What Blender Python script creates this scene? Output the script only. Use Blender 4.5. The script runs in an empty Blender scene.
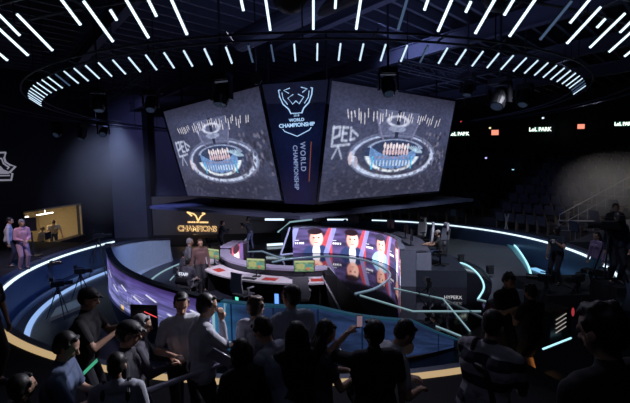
import bpy, bmesh, math, random
import numpy as np
from mathutils import Vector, Matrix, Quaternion
random.seed(7); RNG = np.random.default_rng(7)
PI = math.pi
scene = bpy.context.scene
COL = scene.collection
# ------------------------------------------------------------------ camera
F, PITCH, ROLL, CAMZ = 400.0, 0.080, 0.019, 3.0
CX, CY = -0.15, 15.0                     # axis of the round stage
cp, sp, cr, sr = math.cos(PITCH), math.sin(PITCH), math.cos(ROLL), math.sin(ROLL)
XA, DN, FW = Vector((1, 0, 0)), Vector((0, -sp, -cp)), Vector((0, cp, -sp))
RIGHT = XA * cr + DN * sr
DOWN = -XA * sr + DN * cr
def ray(px, py): return FW + RIGHT * ((px - 315) / F) + DOWN * ((py - 201.5) / F)
def at(px, py, z):
    r = ray(px, py); t = (z - CAMZ) / r.z
    return Vector((r.x * t, r.y * t, z))
def atd(px, py, d):
    r = ray(px, py); t = d / r.y
    return Vector((r.x * t, d, CAMZ + r.z * t))
cam = bpy.data.cameras.new('camera'); cam.sensor_width = 36; cam.lens = F / 630 * 36; cam.clip_end = 200
co = bpy.data.objects.new('camera', cam); COL.objects.link(co)
m = Matrix.Identity(4)
for i in range(3):
    m[i][0] = RIGHT[i]; m[i][1] = -DOWN[i]; m[i][2] = -FW[i]
m[2][3] = CAMZ
co.matrix_world = m; scene.camera = co
# ------------------------------------------------------------------ materials
MATS = {}
def mat(name, col, rough=.6, metal=0., emit=None, es=0., noise=.15, nscale=8., spec=.5, alpha=1.):
    if name in MATS: return MATS[name]
    mt = bpy.data.materials.new(name); mt.use_nodes = True
    nt = mt.node_tree; b = nt.nodes['Principled BSDF']
    b.inputs['Roughness'].default_value = rough; b.inputs['Metallic'].default_value = metal
    b.inputs['Specular IOR Level'].default_value = spec
    if noise > 0:
        tc = nt.nodes.new('ShaderNodeTexCoord'); n = nt.nodes.new('ShaderNodeTexNoise'); n.inputs['Scale'].default_value = nscale
        n.inputs['Detail'].default_value = 4
        r = nt.nodes.new('ShaderNodeMapRange'); r.inputs['To Min'].default_value = 1 - noise; r.inputs['To Max'].default_value = 1 + noise
        mx = nt.nodes.new('ShaderNodeVectorMath'); mx.operation = 'SCALE'; mx.inputs[0].default_value = col[:3]
        nt.links.new(tc.outputs['Object'], n.inputs['Vector']); nt.links.new(n.outputs['Fac'], r.inputs['Value'])
        nt.links.new(r.outputs['Result'], mx.inputs['Scale']); nt.links.new(mx.outputs['Vector'], b.inputs['Base Color'])
    else: b.inputs['Base Color'].default_value = (*col[:3], 1)
    if emit:
        b.inputs['Emission Color'].default_value = (*emit, 1); b.inputs['Emission Strength'].default_value = es
    if alpha < 1: b.inputs['Alpha'].default_value = alpha
    MATS[name] = mt; return mt
def emat(name, col, s): return mat(name, (.02, .02, .02), .5, emit=col, es=s, noise=0)
def picmat(name, s):
    if name in MATS: return MATS[name]
    mt = bpy.data.materials.new(name); mt.use_nodes = True; nt = mt.node_tree; b = nt.nodes['Principled BSDF']
    b.inputs['Base Color'].default_value = (.01, .01, .012, 1); b.inputs['Roughness'].default_value = .45
    a = nt.nodes.new('ShaderNodeAttribute'); a.attribute_name = 'Col'
    nt.links.new(a.outputs['Color'], b.inputs['Emission Color']); b.inputs['Emission Strength'].default_value = s
    MATS[name] = mt; return mt
def lin(c): return tuple(((x / 255) / 12.92 if x / 255 <= .04045 else ((x / 255 + .055) / 1.055) ** 2.4) for x in c)
BLACK = mat('black_paint', (.012, .012, .016), .55)
DARK = mat('dark_metal', (.03, .032, .042), .45, .3)
GREY = mat('grey_metal', (.16, .17, .2), .4, .6)
PLAST = mat('black_plastic', (.015, .015, .018), .35)
LWHITE = emat('led_white', (.70, .88, 1.), 1.4)
LTUBE = emat('led_tube', (.62, .82, 1.), 1.15)
LTUBEL = emat('led_tube_bright', (.66, .85, 1.), 1.7)
LDIM = emat('led_tube_dim', (.25, .42, .75), .22)
LCYAN = emat('led_cyan', (.42, .68, .78), .55)
LCYANS = emat('led_cyan_strong', (.42, .82, .95), 1.3)
LBLUE = emat('led_blue_strip', (.22, .45, 1.), 2.6)
COPING_GLOW = emat('coping_warm_glow', (1., .70, .36), .5)
# ------------------------------------------------------------------ mesh helpers
def link(o, parent=None):
    COL.objects.link(o)
    if parent is not None: o.parent = parent
    return o
def tag(o, label=None, cat=None, group=None, kind=None):
    if label: o['label'] = label
    if cat: o['category'] = cat
    if group: o['group'] = group
    if kind: o['kind'] = kind
    return o
def empty(name, loc=(0, 0, 0), rz=0, label=None, cat=None, group=None):
    o = bpy.data.objects.new(name, None); o.empty_display_size = .1; link(o)
    o.location = loc; o.rotation_euler = (0, 0, rz)
    return tag(o, label, cat, group)
class MB:
    def __init__(s): s.v = []; s.f = []
    def add(s, vs, fs):
        k = len(s.v); s.v += [tuple(v) for v in vs]; s.f += [tuple(i + k for i in f) for f in fs]; return s
    def box(s, c, d, rz=0, M=None):
        x, y, z = d[0] / 2, d[1] / 2, d[2] / 2
        vs = [Vector((a * x, b * y, e * z)) for e in (-1, 1) for a, b in ((-1, -1), (1, -1), (1, 1), (-1, 1))]
        R = M if M is not None else Matrix.Rotation(rz, 3, 'Z')
        return s.add([R @ v + Vector(c) for v in vs], [(3, 2, 1, 0), (4, 5, 6, 7), (0, 1, 5, 4), (1, 2, 6, 5), (2, 3, 7, 6), (3, 0, 4, 7)])
    def tube(s, p0, p1, r0, r1=None, n=10, caps=True):
        r1 = r0 if r1 is None else r1
        p0, p1 = Vector(p0), Vector(p1); d = (p1 - p0)
        if d.length < 1e-6: return s
        q = d.to_track_quat('Z', 'Y'); vs = []
        for p, r in ((p0, r0), (p1, r1)):
            for i in range(n):
                a = 2 * PI * i / n; vs.append(p + q @ Vector((r * math.cos(a), r * math.sin(a), 0)))
        fs = [(i, (i + 1) % n, n + (i + 1) % n, n + i) for i in range(n)]
        if caps: fs += [tuple(range(n - 1, -1, -1)), tuple(range(n, 2 * n))]
        return s.add(vs, fs)
    def bar(s, p0, p1, w, h):
        p0, p1 = Vector(p0), Vector(p1); d = p1 - p0; q = d.to_track_quat('Y', 'Z')
        return s.box((p0 + p1) / 2, (w, d.length, h), M=q.to_matrix())
    def path(s, pts, r, n=8):
        pts = [Vector(p) for p in pts]
        k0 = len(s.v); m = len(pts); vs = []
        for i, p in enumerate(pts):
            d = (pts[min(i + 1, m - 1)] - pts[max(i - 1, 0)]).normalized(); q = d.to_track_quat('Z', 'Y')
            for j in range(n):
                a = 2 * PI * j / n; vs.append(p + q @ Vector((r * math.cos(a), r * math.sin(a), 0)))
        # keep ring order consistent
        fs = []
        for i in range(m - 1):
            b0 = vs[i * n]; best = min(range(n), key=lambda t: (vs[(i + 1) * n + t] - b0).length)
            for j in range(n):
                fs.append((i * n + j, i * n + (j + 1) % n, (i + 1) * n + (j + 1 + best) % n, (i + 1) * n + (j + best) % n))
        fs += [tuple(range(n - 1, -1, -1)), tuple(range((m - 1) * n, m * n))]
        return s.add(vs, fs)
    def ell(s, c, r, M=None, nu=14, nv=10):
        R = M if M is not None else Matrix.Identity(3); c = Vector(c)
        vs = [c + R @ Vector((0, 0, r[2]))]
        for i in range(1, nv):
            t = PI * i / nv
            for j in range(nu):
                a = 2 * PI * j / nu
                vs.append(c + R @ Vector((r[0] * math.sin(t) * math.cos(a), r[1] * math.sin(t) * math.sin(a), r[2] * math.cos(t))))
        vs.append(c + R @ Vector((0, 0, -r[2]))); e = len(vs) - 1
        fs = [(0, 1 + j, 1 + (j + 1) % nu) for j in range(nu)]
        for i in range(nv - 2):
            for j in range(nu):
                a = 1 + i * nu + j; b = 1 + i * nu + (j + 1) % nu; fs.append((a, a + nu, b + nu, b))
        fs += [(e, 1 + (nv - 2) * nu + (j + 1) % nu, 1 + (nv - 2) * nu + j) for j in range(nu)]
        return s.add(vs, fs)
    def cap(s, p0, r0, p1, r1, n=10):
        s.tube(p0, p1, r0, r1, n); s.ell(p0, (r0, r0, r0), nu=n, nv=6); s.ell(p1, (r1, r1, r1), nu=n, nv=6); return s
    def prism(s, poly, z0, z1):
        n = len(poly)
        return s.add([(p[0], p[1], z0) for p in poly] + [(p[0], p[1], z1) for p in poly],
                     [tuple(range(n - 1, -1, -1)), tuple(range(n, 2 * n))] + [(i, (i + 1) % n, n + (i + 1) % n, n + i) for i in range(n)])
    def sweep(s, rings, close=True):
        """rings: list of equally long point lists; each ring a closed profile"""
        n = len(rings[0]); vs = [p for r in rings for p in r]
        fs = [(i * n + j, i * n + (j + 1) % n, (i + 1) * n + (j + 1) % n, (i + 1) * n + j) for i in range(len(rings) - 1) for j in range(n)]
        if close: fs += [tuple(range(n - 1, -1, -1)), tuple(range((len(rings) - 1) * n, len(rings) * n))]
        return s.add(vs, fs)
    def arc(s, prof, a0, a1, n=None):
        n = n or max(2, int(abs(a1 - a0) / 2))
        rr = []
        for i in range(n + 1):
            a = math.radians(a0 + (a1 - a0) * i / n); pr = prof(math.degrees(a)) if callable(prof) else prof
            rr.append([(CX + r * math.sin(a), CY - r * math.cos(a), z) for r, z in pr])
        return s.sweep(rr)
    def build(s, name, material, parent=None, smooth=False, bevel=0):
        me = bpy.data.meshes.new(name); me.from_pydata(s.v, [], s.f); me.update()
        bm = bmesh.new(); bm.from_mesh(me); bmesh.ops.recalc_face_normals(bm, faces=bm.faces); bm.to_mesh(me); bm.free()
        me.materials.append(material)
        if smooth: me.shade_smooth()
        o = bpy.data.objects.new(name, me); link(o, parent)
        if bevel:
            b = o.modifiers.new('bevel', 'BEVEL'); b.width = bevel; b.segments = 2; b.limit_method = 'ANGLE'
        return o
def pol(az, r, z=0.):
    a = math.radians(az); return Vector((CX + r * math.sin(a), CY - r * math.cos(a), z))
def struct(o): o['kind'] = 'structure'; return o
def copy_tree(o, parent=None):
    c = o.copy(); COL.objects.link(c); c.parent = parent
    for ch in list(o.children): copy_tree(ch, c)
    return c
def spline(pts, n=8):
    pts = [Vector(p) for p in pts]; out = []
    P = [pts[0] * 2 - pts[1]] + pts + [pts[-1] * 2 - pts[-2]]
    for i in range(1, len(P) - 2):
        for k in range(n):
            t = k / n; a, b, c, d = P[i - 1], P[i], P[i + 1], P[i + 2]
            out.append(.5 * ((2 * b) + (c - a) * t + (2 * a - 5 * b + 4 * c - d) * t * t + (3 * b - a - 3 * c + d) * t ** 3))
    out.append(pts[-1]); return out
def text(name, body, size, material, M, parent=None, depth=.01, spacing=1., vertical=False, bold=0.):
    cu = bpy.data.curves.new(name, 'FONT'); cu.body = '\n'.join(body) if vertical else body
    cu.size = size; cu.extrude = depth; cu.align_x = 'CENTER'; cu.align_y = 'CENTER'; cu.space_character = spacing; cu.offset = bold
    if vertical: cu.space_line = .82
    o = bpy.data.objects.new(name, cu); COL.objects.link(o); bpy.context.view_layer.update()
    me = bpy.data.meshes.new_from_object(o.evaluated_get(bpy.context.evaluated_depsgraph_get()))
    bpy.data.objects.remove(o); me.name = name; me.materials.clear(); me.materials.append(material)
    o = bpy.data.objects.new(name, me); link(o, parent); o.matrix_local = M; return o
def frame(origin, xdir, ydir):
    x = Vector(xdir).normalized(); z = x.cross(Vector(ydir)).normalized(); y = z.cross(x)
    M = Matrix.Identity(4)
    for i in range(3): M[i][0] = x[i]; M[i][1] = y[i]; M[i][2] = z[i]; M[i][3] = origin[i]
    return M
# ------------------------------------------------------------------ screen pictures (what the displays show)
class Pic:
    def __init__(s, w, h, c):
        s.w, s.h = w, h; s.a = np.zeros((h, w, 3)); s.a[:] = c
        s.X, s.Y = np.meshgrid((np.arange(w) + .5) / w, (np.arange(h) + .5) / h)   # 0..1, y down
    def blend(s, mask, c, al=1.):
        k = np.clip(mask, 0, 1)[..., None] * al; s.a = s.a * (1 - k) + np.array(c, float) * k
    def ell(s, cx, cy, rx, ry, c, al=1., soft=.1, rot=0.):
        x, y = s.X - cx, s.Y - cy; x, y = x * math.cos(rot) + y * math.sin(rot), -x * math.sin(rot) + y * math.cos(rot)
        d = np.sqrt((x / rx) ** 2 + (y / ry) ** 2); s.blend((1 + soft - d) / (2 * soft), c, al)
    def ring(s, cx, cy, rx, ry, t, c, al=1., a0=None, a1=None):
        x, y = (s.X - cx) / rx, (s.Y - cy) / ry; d = np.abs(np.sqrt(x * x + y * y) - 1); k = np.clip(1.5 - d / t, 0, 1)
        if a0 is not None:
            an = np.degrees(np.arctan2(y, x)); k = k * ((an > a0) & (an < a1))
        s.blend(k, c, al)
    def line(s, x0, y0, x1, y1, t, c, al=1.):
        asp = s.h / s.w; px, py = s.X - x0, (s.Y - y0) * asp; dx, dy = x1 - x0, (y1 - y0) * asp
        L = dx * dx + dy * dy + 1e-9; u = np.clip((px * dx + py * dy) / L, 0, 1)
        d = np.hypot(px - u * dx, py - u * dy); s.blend(1.5 - d / t, c, al)
    def box(s, x0, y0, x1, y1, c, al=1.): s.blend(((s.X > x0) & (s.X < x1) & (s.Y > y0) & (s.Y < y1)) * 1., c, al)
    def noise(s, n, amp):
        g = RNG.random((n + 2, n + 2)); gx = s.X * n; gy = s.Y * n; i = gx.astype(int); j = gy.astype(int); u, v = gx - i, gy - j
        k = (g[j, i] * (1 - u) * (1 - v) + g[j, i + 1] * u * (1 - v) + g[j + 1, i] * (1 - u) * v + g[j + 1, i + 1] * u * v)
        s.a = s.a * (1 + (k[..., None] - .5) * 2 * amp)
    def mesh(s, name, P, material, parent=None):
        """P(u, v) -> point, u right 0..1, v down 0..1"""
        w, h = s.w, s.h
        vs = [P(i / w, j / h) for j in range(h + 1) for i in range(w + 1)]
        fs = [(j * (w + 1) + i, (j + 1) * (w + 1) + i, (j + 1) * (w + 1) + i + 1, j * (w + 1) + i + 1) for j in range(h) for i in range(w)]
        me = bpy.data.meshes.new(name); me.from_pydata([tuple(v) for v in vs], [], fs); me.update()
        at_ = me.color_attributes.new('Col', 'FLOAT_COLOR', 'CORNER')
        c = np.clip(s.a, 0, 255) / 255; c = np.where(c <= .04045, c / 12.92, ((c + .055) / 1.055) ** 2.4)
        c = c.reshape(-1, 3); out = np.ones((len(c), 4, 4), np.float32); out[:, :, :3] = c[:, None, :]
        at_.data.foreach_set('color', out.ravel()); me.materials.append(material)
        o = bpy.data.objects.new(name, me); return link(o, parent)

# ================================================================== THE ROOM
FZ = -1.2                                    # arena floor; audience walkway is z = 0
X0, X1, Y0, Y1, ZC = -14.0, 22.0, -4.0, 34.0, 8.2
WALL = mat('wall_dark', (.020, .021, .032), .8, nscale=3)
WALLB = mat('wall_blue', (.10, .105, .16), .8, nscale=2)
CARPET = mat('walkway_carpet', (.012, .012, .016), .9)
struct(MB().box(((X0 + X1) / 2, (Y0 + Y1) / 2, FZ - .1), (X1 - X0, Y1 - Y0, .2)).build('floor', mat('arena_floor', (.012, .013, .02), .28, spec=.5, nscale=3)))
struct(MB().box(((X0 + X1) / 2, (Y0 + Y1) / 2, ZC + .1), (X1 - X0, Y1 - Y0, .2)).build('ceiling', mat('ceiling_deck', (.035, .036, .055), .7)))
struct(MB().box((X1 + .1, (Y0 + Y1) / 2, 3.5), (.2, Y1 - Y0, 9.6)).build('wall_right', WALL))
struct(MB().box(((X0 + X1) / 2, Y0 - .1, 3.5), (X1 - X0, .2, 9.6)).build('wall_front', WALL))
# left wall with the office opening (y 19.1..23.7, z -0.95..1.15)
w = MB(); OY0, OY1, OZ0, OZ1 = 19.1, 23.7, -.95, 1.18
w.box((X0 - .1, (Y0 + OY0) / 2, 3.5), (.2, OY0 - Y0, 9.6)); w.box((X0 - .1, (OY1 + 28) / 2, 3.5), (.2, 28 - OY1, 9.6))
w.box((X0 - .1, (OY0 + OY1) / 2, (OZ1 + 8.3) / 2), (.2, OY1 - OY0, 8.3 - OZ1)); w.box((X0 - .1, (OY0 + OY1) / 2, (OZ0 - 1.3) / 2), (.2, OY1 - OY0, OZ0 + 1.3))
struct(w.build('wall_left', WALL))
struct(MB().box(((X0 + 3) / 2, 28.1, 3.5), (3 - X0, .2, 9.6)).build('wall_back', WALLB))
struct(MB().box(((3 + X1) / 2, Y1 + .1, 3.5), (X1 - 3, .2, 9.6)).build('wall_far', WALL))
struct(MB().box((3, (28 + Y1) / 2, 3.5), (.2, Y1 - 28, 9.6)).build('wall_return', WALL))
# raised walkway around the ring
w = MB()
def edge(az):
    a = math.radians(az); dx, dy = math.sin(a), -math.cos(a); t = 99
    if dx > 1e-6: t = min(t, (X1 - CX) / dx)
    if dx < -1e-6: t = min(t, (X0 - CX) / dx)
    if dy < -1e-6: t = min(t, (Y0 - CY) / dy)
    if dy > 1e-6: t = min(t, (Y1 - CY) / dy)
    return t
def walk(az):
    R = edge(az); return [(9.66, FZ), (9.66, -.005), (R, -.005), (R, FZ)]
w.arc(walk, -103, 20, 60); w.arc(walk, 42, 92, 26)
w.arc(lambda a: [(10.3, FZ), (10.3, -.005), (edge(a), -.005), (edge(a), FZ)], 20, 42, 11)
struct(w.build('floor_walkway', CARPET))
w = MB(); w.arc([(9.0, FZ), (9.0, -.42), (10.28, -.42), (10.28, FZ)], 20.2, 41.8, 11); w.arc([(9.75, -.42), (9.75, -.2), (10.28, -.2), (10.28, -.42)], 20.2, 41.8, 11)
tag(w.build('entry_steps', CARPET), 'black carpeted steps down to the ring behind the two boys in black', 'steps')

# ------------------------------------------------------------------ the outer ring: wall, coping and light band
RINGW = mat('ring_wall_blue', (.05, .085, .17), .38, .25, nscale=4)
rg = empty('ring_wall', (0, 0, 0), 0, 'big dark blue ring wall with a white light band circling the sunken stage', 'wall')
def ringpart(a0, a1, nm='wall_panel'):
    w = MB(); w.arc([(9.45, FZ), (9.45, -.17), (9.62, -.17), (9.62, FZ)], a0, a1); w.build(nm, RINGW, rg)
for a0, a1 in ((-108, -58), (-58, 20), (42, 100), (100, 150), (150, 177)): ringpart(a0, a1)
w = MB(); w.arc([(9.44, -.03), (9.44, .03), (9.72, .03), (9.72, -.03)], -108, -56); w.arc([(9.44, -.03), (9.44, .03), (9.72, .03), (9.72, -.03)], 42, 177); w.build('coping', mat('coping_blue', (.07, .10, .19), .4, .4), rg)
w = MB(); w.arc([(9.36, -.06), (9.36, .0), (9.50, .0), (9.50, -.06)], -56, 20); w.build('coping', mat('coping_grey', (.25, .27, .34), .45), rg)
w = MB(); w.arc([(9.51, -.05), (9.51, .01), (9.66, .01), (9.66, -.05)], -56, 20); tag(w.build('glowing_edge', COPING_GLOW, rg), 'warm golden edge band')  # warm light on the coping, put in as its own glow
w = MB(); w.arc([(9.40, -.12), (9.40, -.06), (9.47, -.06), (9.47, -.12)], -108, -52); w.build('light_band', LWHITE, rg)
w = MB(); w.arc([(9.40, -.12), (9.40, -.06), (9.47, -.06), (9.47, -.12)], 56, 158); w.build('light_band', LWHITE, rg)
w = MB(); w.arc([(9.40, -.13), (9.40, -.045), (9.47, -.045), (9.47, -.13)], 166, 177); w.build('light_band', LWHITE, rg)
# moat floor strips
tag(MB().arc([(8.82, FZ), (8.82, -1.14), (8.95, -1.14), (8.95, FZ)], -104, -54).build('floor_light_strip', emat('led_moat', (.34, .55, 1.), .85)), 'wide bluish white light strip on the sunken floor left of the drum', 'light strip')
tag(MB().arc([(9.24, FZ), (9.24, -1.02), (9.29, -1.02), (9.29, FZ)], -104, -55).build('floor_curb', mat('curb_steel', (.25, .3, .42), .3, .8)), 'thin curved steel curb in front of the blue ring wall, left', 'curb')
tag(MB().arc([(8.9, FZ), (8.9, -1.14), (9.12, -1.14), (9.12, FZ)], 84, 96).build('floor_light_strip', emat('led_moat_r', (.26, .62, 1.), 1.)), 'cyan floor light strip behind the tripods at the right', 'light strip')
tag(MB().arc([(8.2, FZ), (8.2, -1.14), (8.38, -1.14), (8.38, FZ)], 66, 80).build('floor_light_strip', MATS['led_moat_r']), 'cyan floor light strip below the man with the cup', 'light strip')
tag(MB().arc([(8.9, FZ), (8.9, -1.05), (8.95, -1.05), (8.95, FZ)], 64, 90).build('floor_curb', MATS['curb_steel']), 'thin curved steel curb in front of the ring wall, right', 'curb')
tag(MB().path(spline([at(619, 272, -.5), at(627, 283, -.5), at(629, 296, -.5), at(621, 309, -.5)]), .03).build('curved_light', LCYANS), 'thin bright curved light at the right edge below the dark suit', 'light strip')
tag(MB().path([at(543, 349, -.9), at(571, 338, -.9)], .02).build('floor_light_line', LCYANS), 'thin white light line on the floor beside the big dark head', 'light strip')
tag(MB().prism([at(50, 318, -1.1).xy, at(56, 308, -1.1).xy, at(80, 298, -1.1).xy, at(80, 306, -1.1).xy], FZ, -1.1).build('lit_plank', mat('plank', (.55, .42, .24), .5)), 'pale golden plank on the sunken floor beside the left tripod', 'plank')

# ------------------------------------------------------------------ tech platform and LED drum barrier
def rim(az):      # height of the barrier's rim
    t = [(-112, .02), (-100, .25), (-87, .43), (-78, .54), (-66, .80), (-58, .80), (-53, .66), (-46.6, .55), (-40, .48), (-30, .37), (-20, .25), (-8, .17), (1, .15), (5, .02), (8, -.08), (15, -.25), (19, -.34), (24.7, -.72), (29.5, -1.0)]
    for (a, x), (b, y) in zip(t, t[1:]):
        if az <= b: return x + (y - x) * max(0, (az - a)) / (b - a)
    return t[-1][1]
def base(az):     # lower edge of the lit panel
    t = [(-112, -.85), (-62, -.45), (-38, -.57), (-20, -.81), (0, -1.0), (15, -1.12), (29, -1.17)]
    for (a, x), (b, y) in zip(t, t[1:]):
        if az <= b: return x + (y - x) * max(0, (az - a)) / (b - a)
    return t[-1][1]
bar_ = empty('stage_barrier', (0, 0, 0), 0, 'curved barrier drum around the tech desks with a lit picture band', 'barrier')
MB().arc(lambda a: [(6.80, FZ), (6.80, rim(a)), (6.88, rim(a)), (6.88, base(a)), (6.62, FZ)], -112, 29.5, 70).build('barrier_wall', mat('barrier_inner', (.50, .56, .72), .45), bar_)
MB().arc(lambda a: [(6.78, rim(a) - .02), (6.78, rim(a) + .05), (6.94, rim(a) + .05), (6.94, rim(a) - .02)], -112, -16, 50).build('rim_rail', mat('rim_dark', (.03, .03, .05), .4), bar_)
MB().arc(lambda a: [(6.78, rim(a) - .02), (6.78, rim(a) + .02), (6.92, rim(a) + .02), (6.92, rim(a) - .02)], -16, 29.5, 30).build('rim_rail', mat('rim_cyan_glow', (.04, .12, .2), .4, emit=(.08, .42, .7), es=.10), bar_)  # cyan light on the ledge given as a faint glow
MB().arc(lambda a: [(6.72, FZ), (6.90, base(a) - .01), (6.94, base(a) - .01), (6.78, FZ)], -112, -18, 50).build('skirt', mat('skirt_blue', (.05, .10, .28), .3, .2), bar_)
# picture: a neon city at dusk in violet
pc = Pic(300, 60, (80, 72, 128)); pc.noise(14, .5)
pc.blend(np.clip((pc.Y - .2) * 1.2, 0, 1), (124, 134, 190), .75); pc.noise(40, .25)
pc.blend(np.clip(1 - pc.Y * 4, 0, 1), (52, 34, 88), .8)
for i in range(17):
    x = i / 17 + .02 * RNG.random(); y = .28 + .12 * RNG.random() + .2 * (i % 2); l = .020 + .012 * RNG.random()
    pc.line(x, y, x + l, y + .07, .0042, (240, 240, 255), .95)
for i in range(34):
    x = RNG.random(); y = .4 + .5 * RNG.random(); pc.line(x, y, x + .05 * RNG.random(), y, .0018, (205, 200, 240), .6); pc.line(x, y, x, y + .15, .0015, (190, 190, 240), .6)
for i in range(9):
    x = .02 + .13 * i / 9; pc.line(x, .25 + .4 * RNG.random(), x, .9, .0016, (255, 190, 225), .8)
for x, y in ((.13, .72), (.27, .78), (.30, .80), (.52, .84), (.70, .9)): pc.box(x, y, x + .018, y + .1, (250, 205, 100))
pc.line(.02, .93, .98, .93, .002, (200, 190, 240), .7)
pc.mesh('picture_band', lambda u, v: (lambda a: pol(a, 6.895, rim(a) - .03 + (base(a) - rim(a) + .04) * v))(-112 + 94 * u), picmat('led_picture', 1.0), bar_)
pf = Pic(150, 40, (44, 62, 102)); pf.noise(10, .3); pf.noise(50, .15)  # glossy blue fascia panels, the light on them put in as glow
pf.blend(np.clip(1 - pf.X * 7, 0, 1), (60, 165, 225), .85)  # cyan light at the left end, put into the colour
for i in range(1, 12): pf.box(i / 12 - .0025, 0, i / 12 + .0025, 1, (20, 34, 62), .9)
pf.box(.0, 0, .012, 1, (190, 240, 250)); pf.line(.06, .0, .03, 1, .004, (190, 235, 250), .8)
pf.mesh('glow_fascia', lambda u, v: (lambda a: pol(a, 6.895, rim(a) - .03 + (base(a) - rim(a) + .04) * v))(-18 + 46.5 * u), picmat('fascia_glow', .5), bar_)
# round badge low on the fascia
bd = MB(); c = pol(17.5, 6.93, -.88); c2 = pol(17.5, 6.97, -.88)
bd.tube(c, c2, .15, .15, 24); bd.build('round_emblem', mat('badge', (.30, .36, .48), .4), bar_)
# platform inside the barrier
PL = mat('platform_floor', (.03, .035, .055), .35)
tag(MB().arc([(3.42, FZ), (3.42, -.9), (6.6, -.9), (6.6, FZ)], -118, 12, 60).build('tech_platform', PL), 'raised dark platform floor the tech desks and staff stand on', 'platform')
tag(MB().path([pol(a, 5.9, -.885) for a in range(-116, -72, 3)], .035).build('platform_light', LCYAN), 'pale curved light line on the platform inside the drum', 'light strip')
tag(MB().path([pol(a, 5.2, -.885) for a in range(-117, -80, 3)], .02).build('platform_light', LCYAN), 'thinner inner light line on the platform inside the drum', 'light strip')

# ------------------------------------------------------------------ inner lip around the pit and the tech desk
LIP = mat('lip_lilac', (.50, .47, .66), .35)
MB_ = MB(); MB_.arc([(3.10, FZ), (3.10, .02), (3.38, .02), (3.38, FZ)], -119, 8, 60)
o = MB_.build('pit_wall', mat('pit_wall_dark', (.05, .05, .07), .4)); pit = empty('pit_lip', (0, 0, 0), 0, 'lilac topped curved wall around the glossy pit, behind the monitors', 'wall'); o.parent = pit
MB().arc([(3.04, .02), (3.04, .09), (3.42, .09), (3.42, .02)], -119, 8, 60).build('lip_top', LIP, pit)
WD = mat('desk_white', (.75, .72, .80), .4)
dk = empty('tech_desk', (0, 0, 0), 0, 'long curved white tech desk carrying monitors behind the barrier', 'desk')
MB().arc([(3.46, -.19), (3.46, -.14), (4.15, -.14), (4.15, -.19)], -104, 5, 50).build('desk_top', WD, dk)
MB().arc([(3.5, -.9), (3.5, -.2), (3.56, -.2), (3.56, -.9)], -104, 5, 50).build('modesty_panel', BLACK, dk)
for a in (-100, -78, -57, -36, -16, 3):
    MB().arc([(3.5, -.9), (3.5, -.2), (4.05, -.2), (4.05, -.9)], a, a + .8, 1).build('leg_panel', BLACK, dk)
# black sloping end of the desk, edged in white
e = empty('desk_end_block', (0, 0, 0), 0, 'black sloping block closing the right end of the curved desk, white edged', 'block')
def endsec(a, zt, ro): return [pol(a, 3.05, FZ), pol(a, 3.05, zt), pol(a, 3.9 + ro, zt), pol(a, 4.3 + ro, FZ)]
w = MB(); w.sweep([endsec(6, .04, .1), endsec(10, .02, .2), endsec(22, -1.1, .6)]); w.build('block_body', BLACK, e)
w = MB(); w.path([pol(6, 3.12, .07), pol(10, 3.12, .05), pol(22.4, 3.12, -1.08)], .03); w.build('edge_trim', mat('trim_pale', (.5, .5, .6), .4), e)
w = MB(); w.path([pol(5.2, 3.5, -.13), pol(5.4, 4.12, -.13), pol(8, 4.45, -.5), pol(10, 4.7, -.86)], .03); w.build('edge_trim', MATS['trim_pale'], e)

# monitor
SCR = Pic(40, 24, (120, 150, 110)); SCR.noise(8, .35); SCR.box(0, 0, 1, .16, (190, 200, 150)); SCR.box(.1, .3, .5, .8, (190, 185, 120), .8); SCR.box(.55, .35, .9, .6, (80, 140, 150), .8); SCR.ell(.7, .75, .1, .12, (210, 120, 90))
def monitor(loc, yaw, label, group, lit=True, name='computer_monitor'):
    r = empty(name, loc, yaw, label, 'monitor', group)          # faces -Y
    dc = MB().box((0, 0, .40), (.60, .035, .37)).build('display_case', PLAST, r, bevel=.006)
    if lit: SCR.mesh('display_panel', lambda u, v: Vector((-.28 + .56 * u, -.020, .57 - .33 * v)), picmat('led_monitor', .85), dc)
    else: MB().box((0, -.019, .40), (.56, .004, .33)).build('display_panel', mat('screen_off', (.02, .025, .04), .2), dc)
    MB().tube((0, .03, .01), (0, .03, .36), .02).build('stand_neck', PLAST, r)
    MB().box((0, .02, .008), (.24, .18, .016)).build('stand_base', PLAST, r, bevel=.004)
    return r
tech = 'monitors on the curved tech desk'
for a, lb in ((-62, 'leftmost yellow lit monitor on the tech desk, turned to the staff'), (-26, 'middle lit monitor on the tech desk beside a mesh chair'), (-3, 'rightmost lit monitor on the tech desk near the black end block')):
    p = pol(a, 3.72, -.14); m_ = monitor(p, math.radians(a * .55), lb, tech); m_.scale = (1, 1, .96)
for a, lb in ((-62, 'dark keyboard in front of the leftmost tech monitor'), (-27, 'dark keyboard in front of the middle tech monitor'), (-4, 'dark keyboard in front of the rightmost tech monitor')):
    k = empty('keyboard', pol(a, 3.98, -.14), math.radians(a), lb, 'keyboard', 'keyboards on the tech desk')
    MB().box((0, 0, .012), (.44, .14, .022)).build('keyboard_case', PLAST, k, bevel=.004)
    w = MB(); [w.box((-.20 + .031 * i, -.045 + .03 * j, .026), (.025, .024, .008)) for i in range(14) for j in range(4)]; w.build('keys', mat('keys', (.05, .05, .06), .5), k)
RED = mat('red_mat', (.55, .05, .04), .6)
for a, lb in ((-50, 'red folder on the white tech desk near the leftmost monitor'), (-18, 'red mat on the white tech desk right of the middle monitor'), (3, 'red mat at the right end of the white tech desk')):
    w = MB(); p = pol(a, 3.85, -.132); w.box(p, (.42, .26, .012), math.radians(a)); tag(w.build('desk_mat', RED), lb, 'mat', 'red mats on the tech desk')
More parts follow.
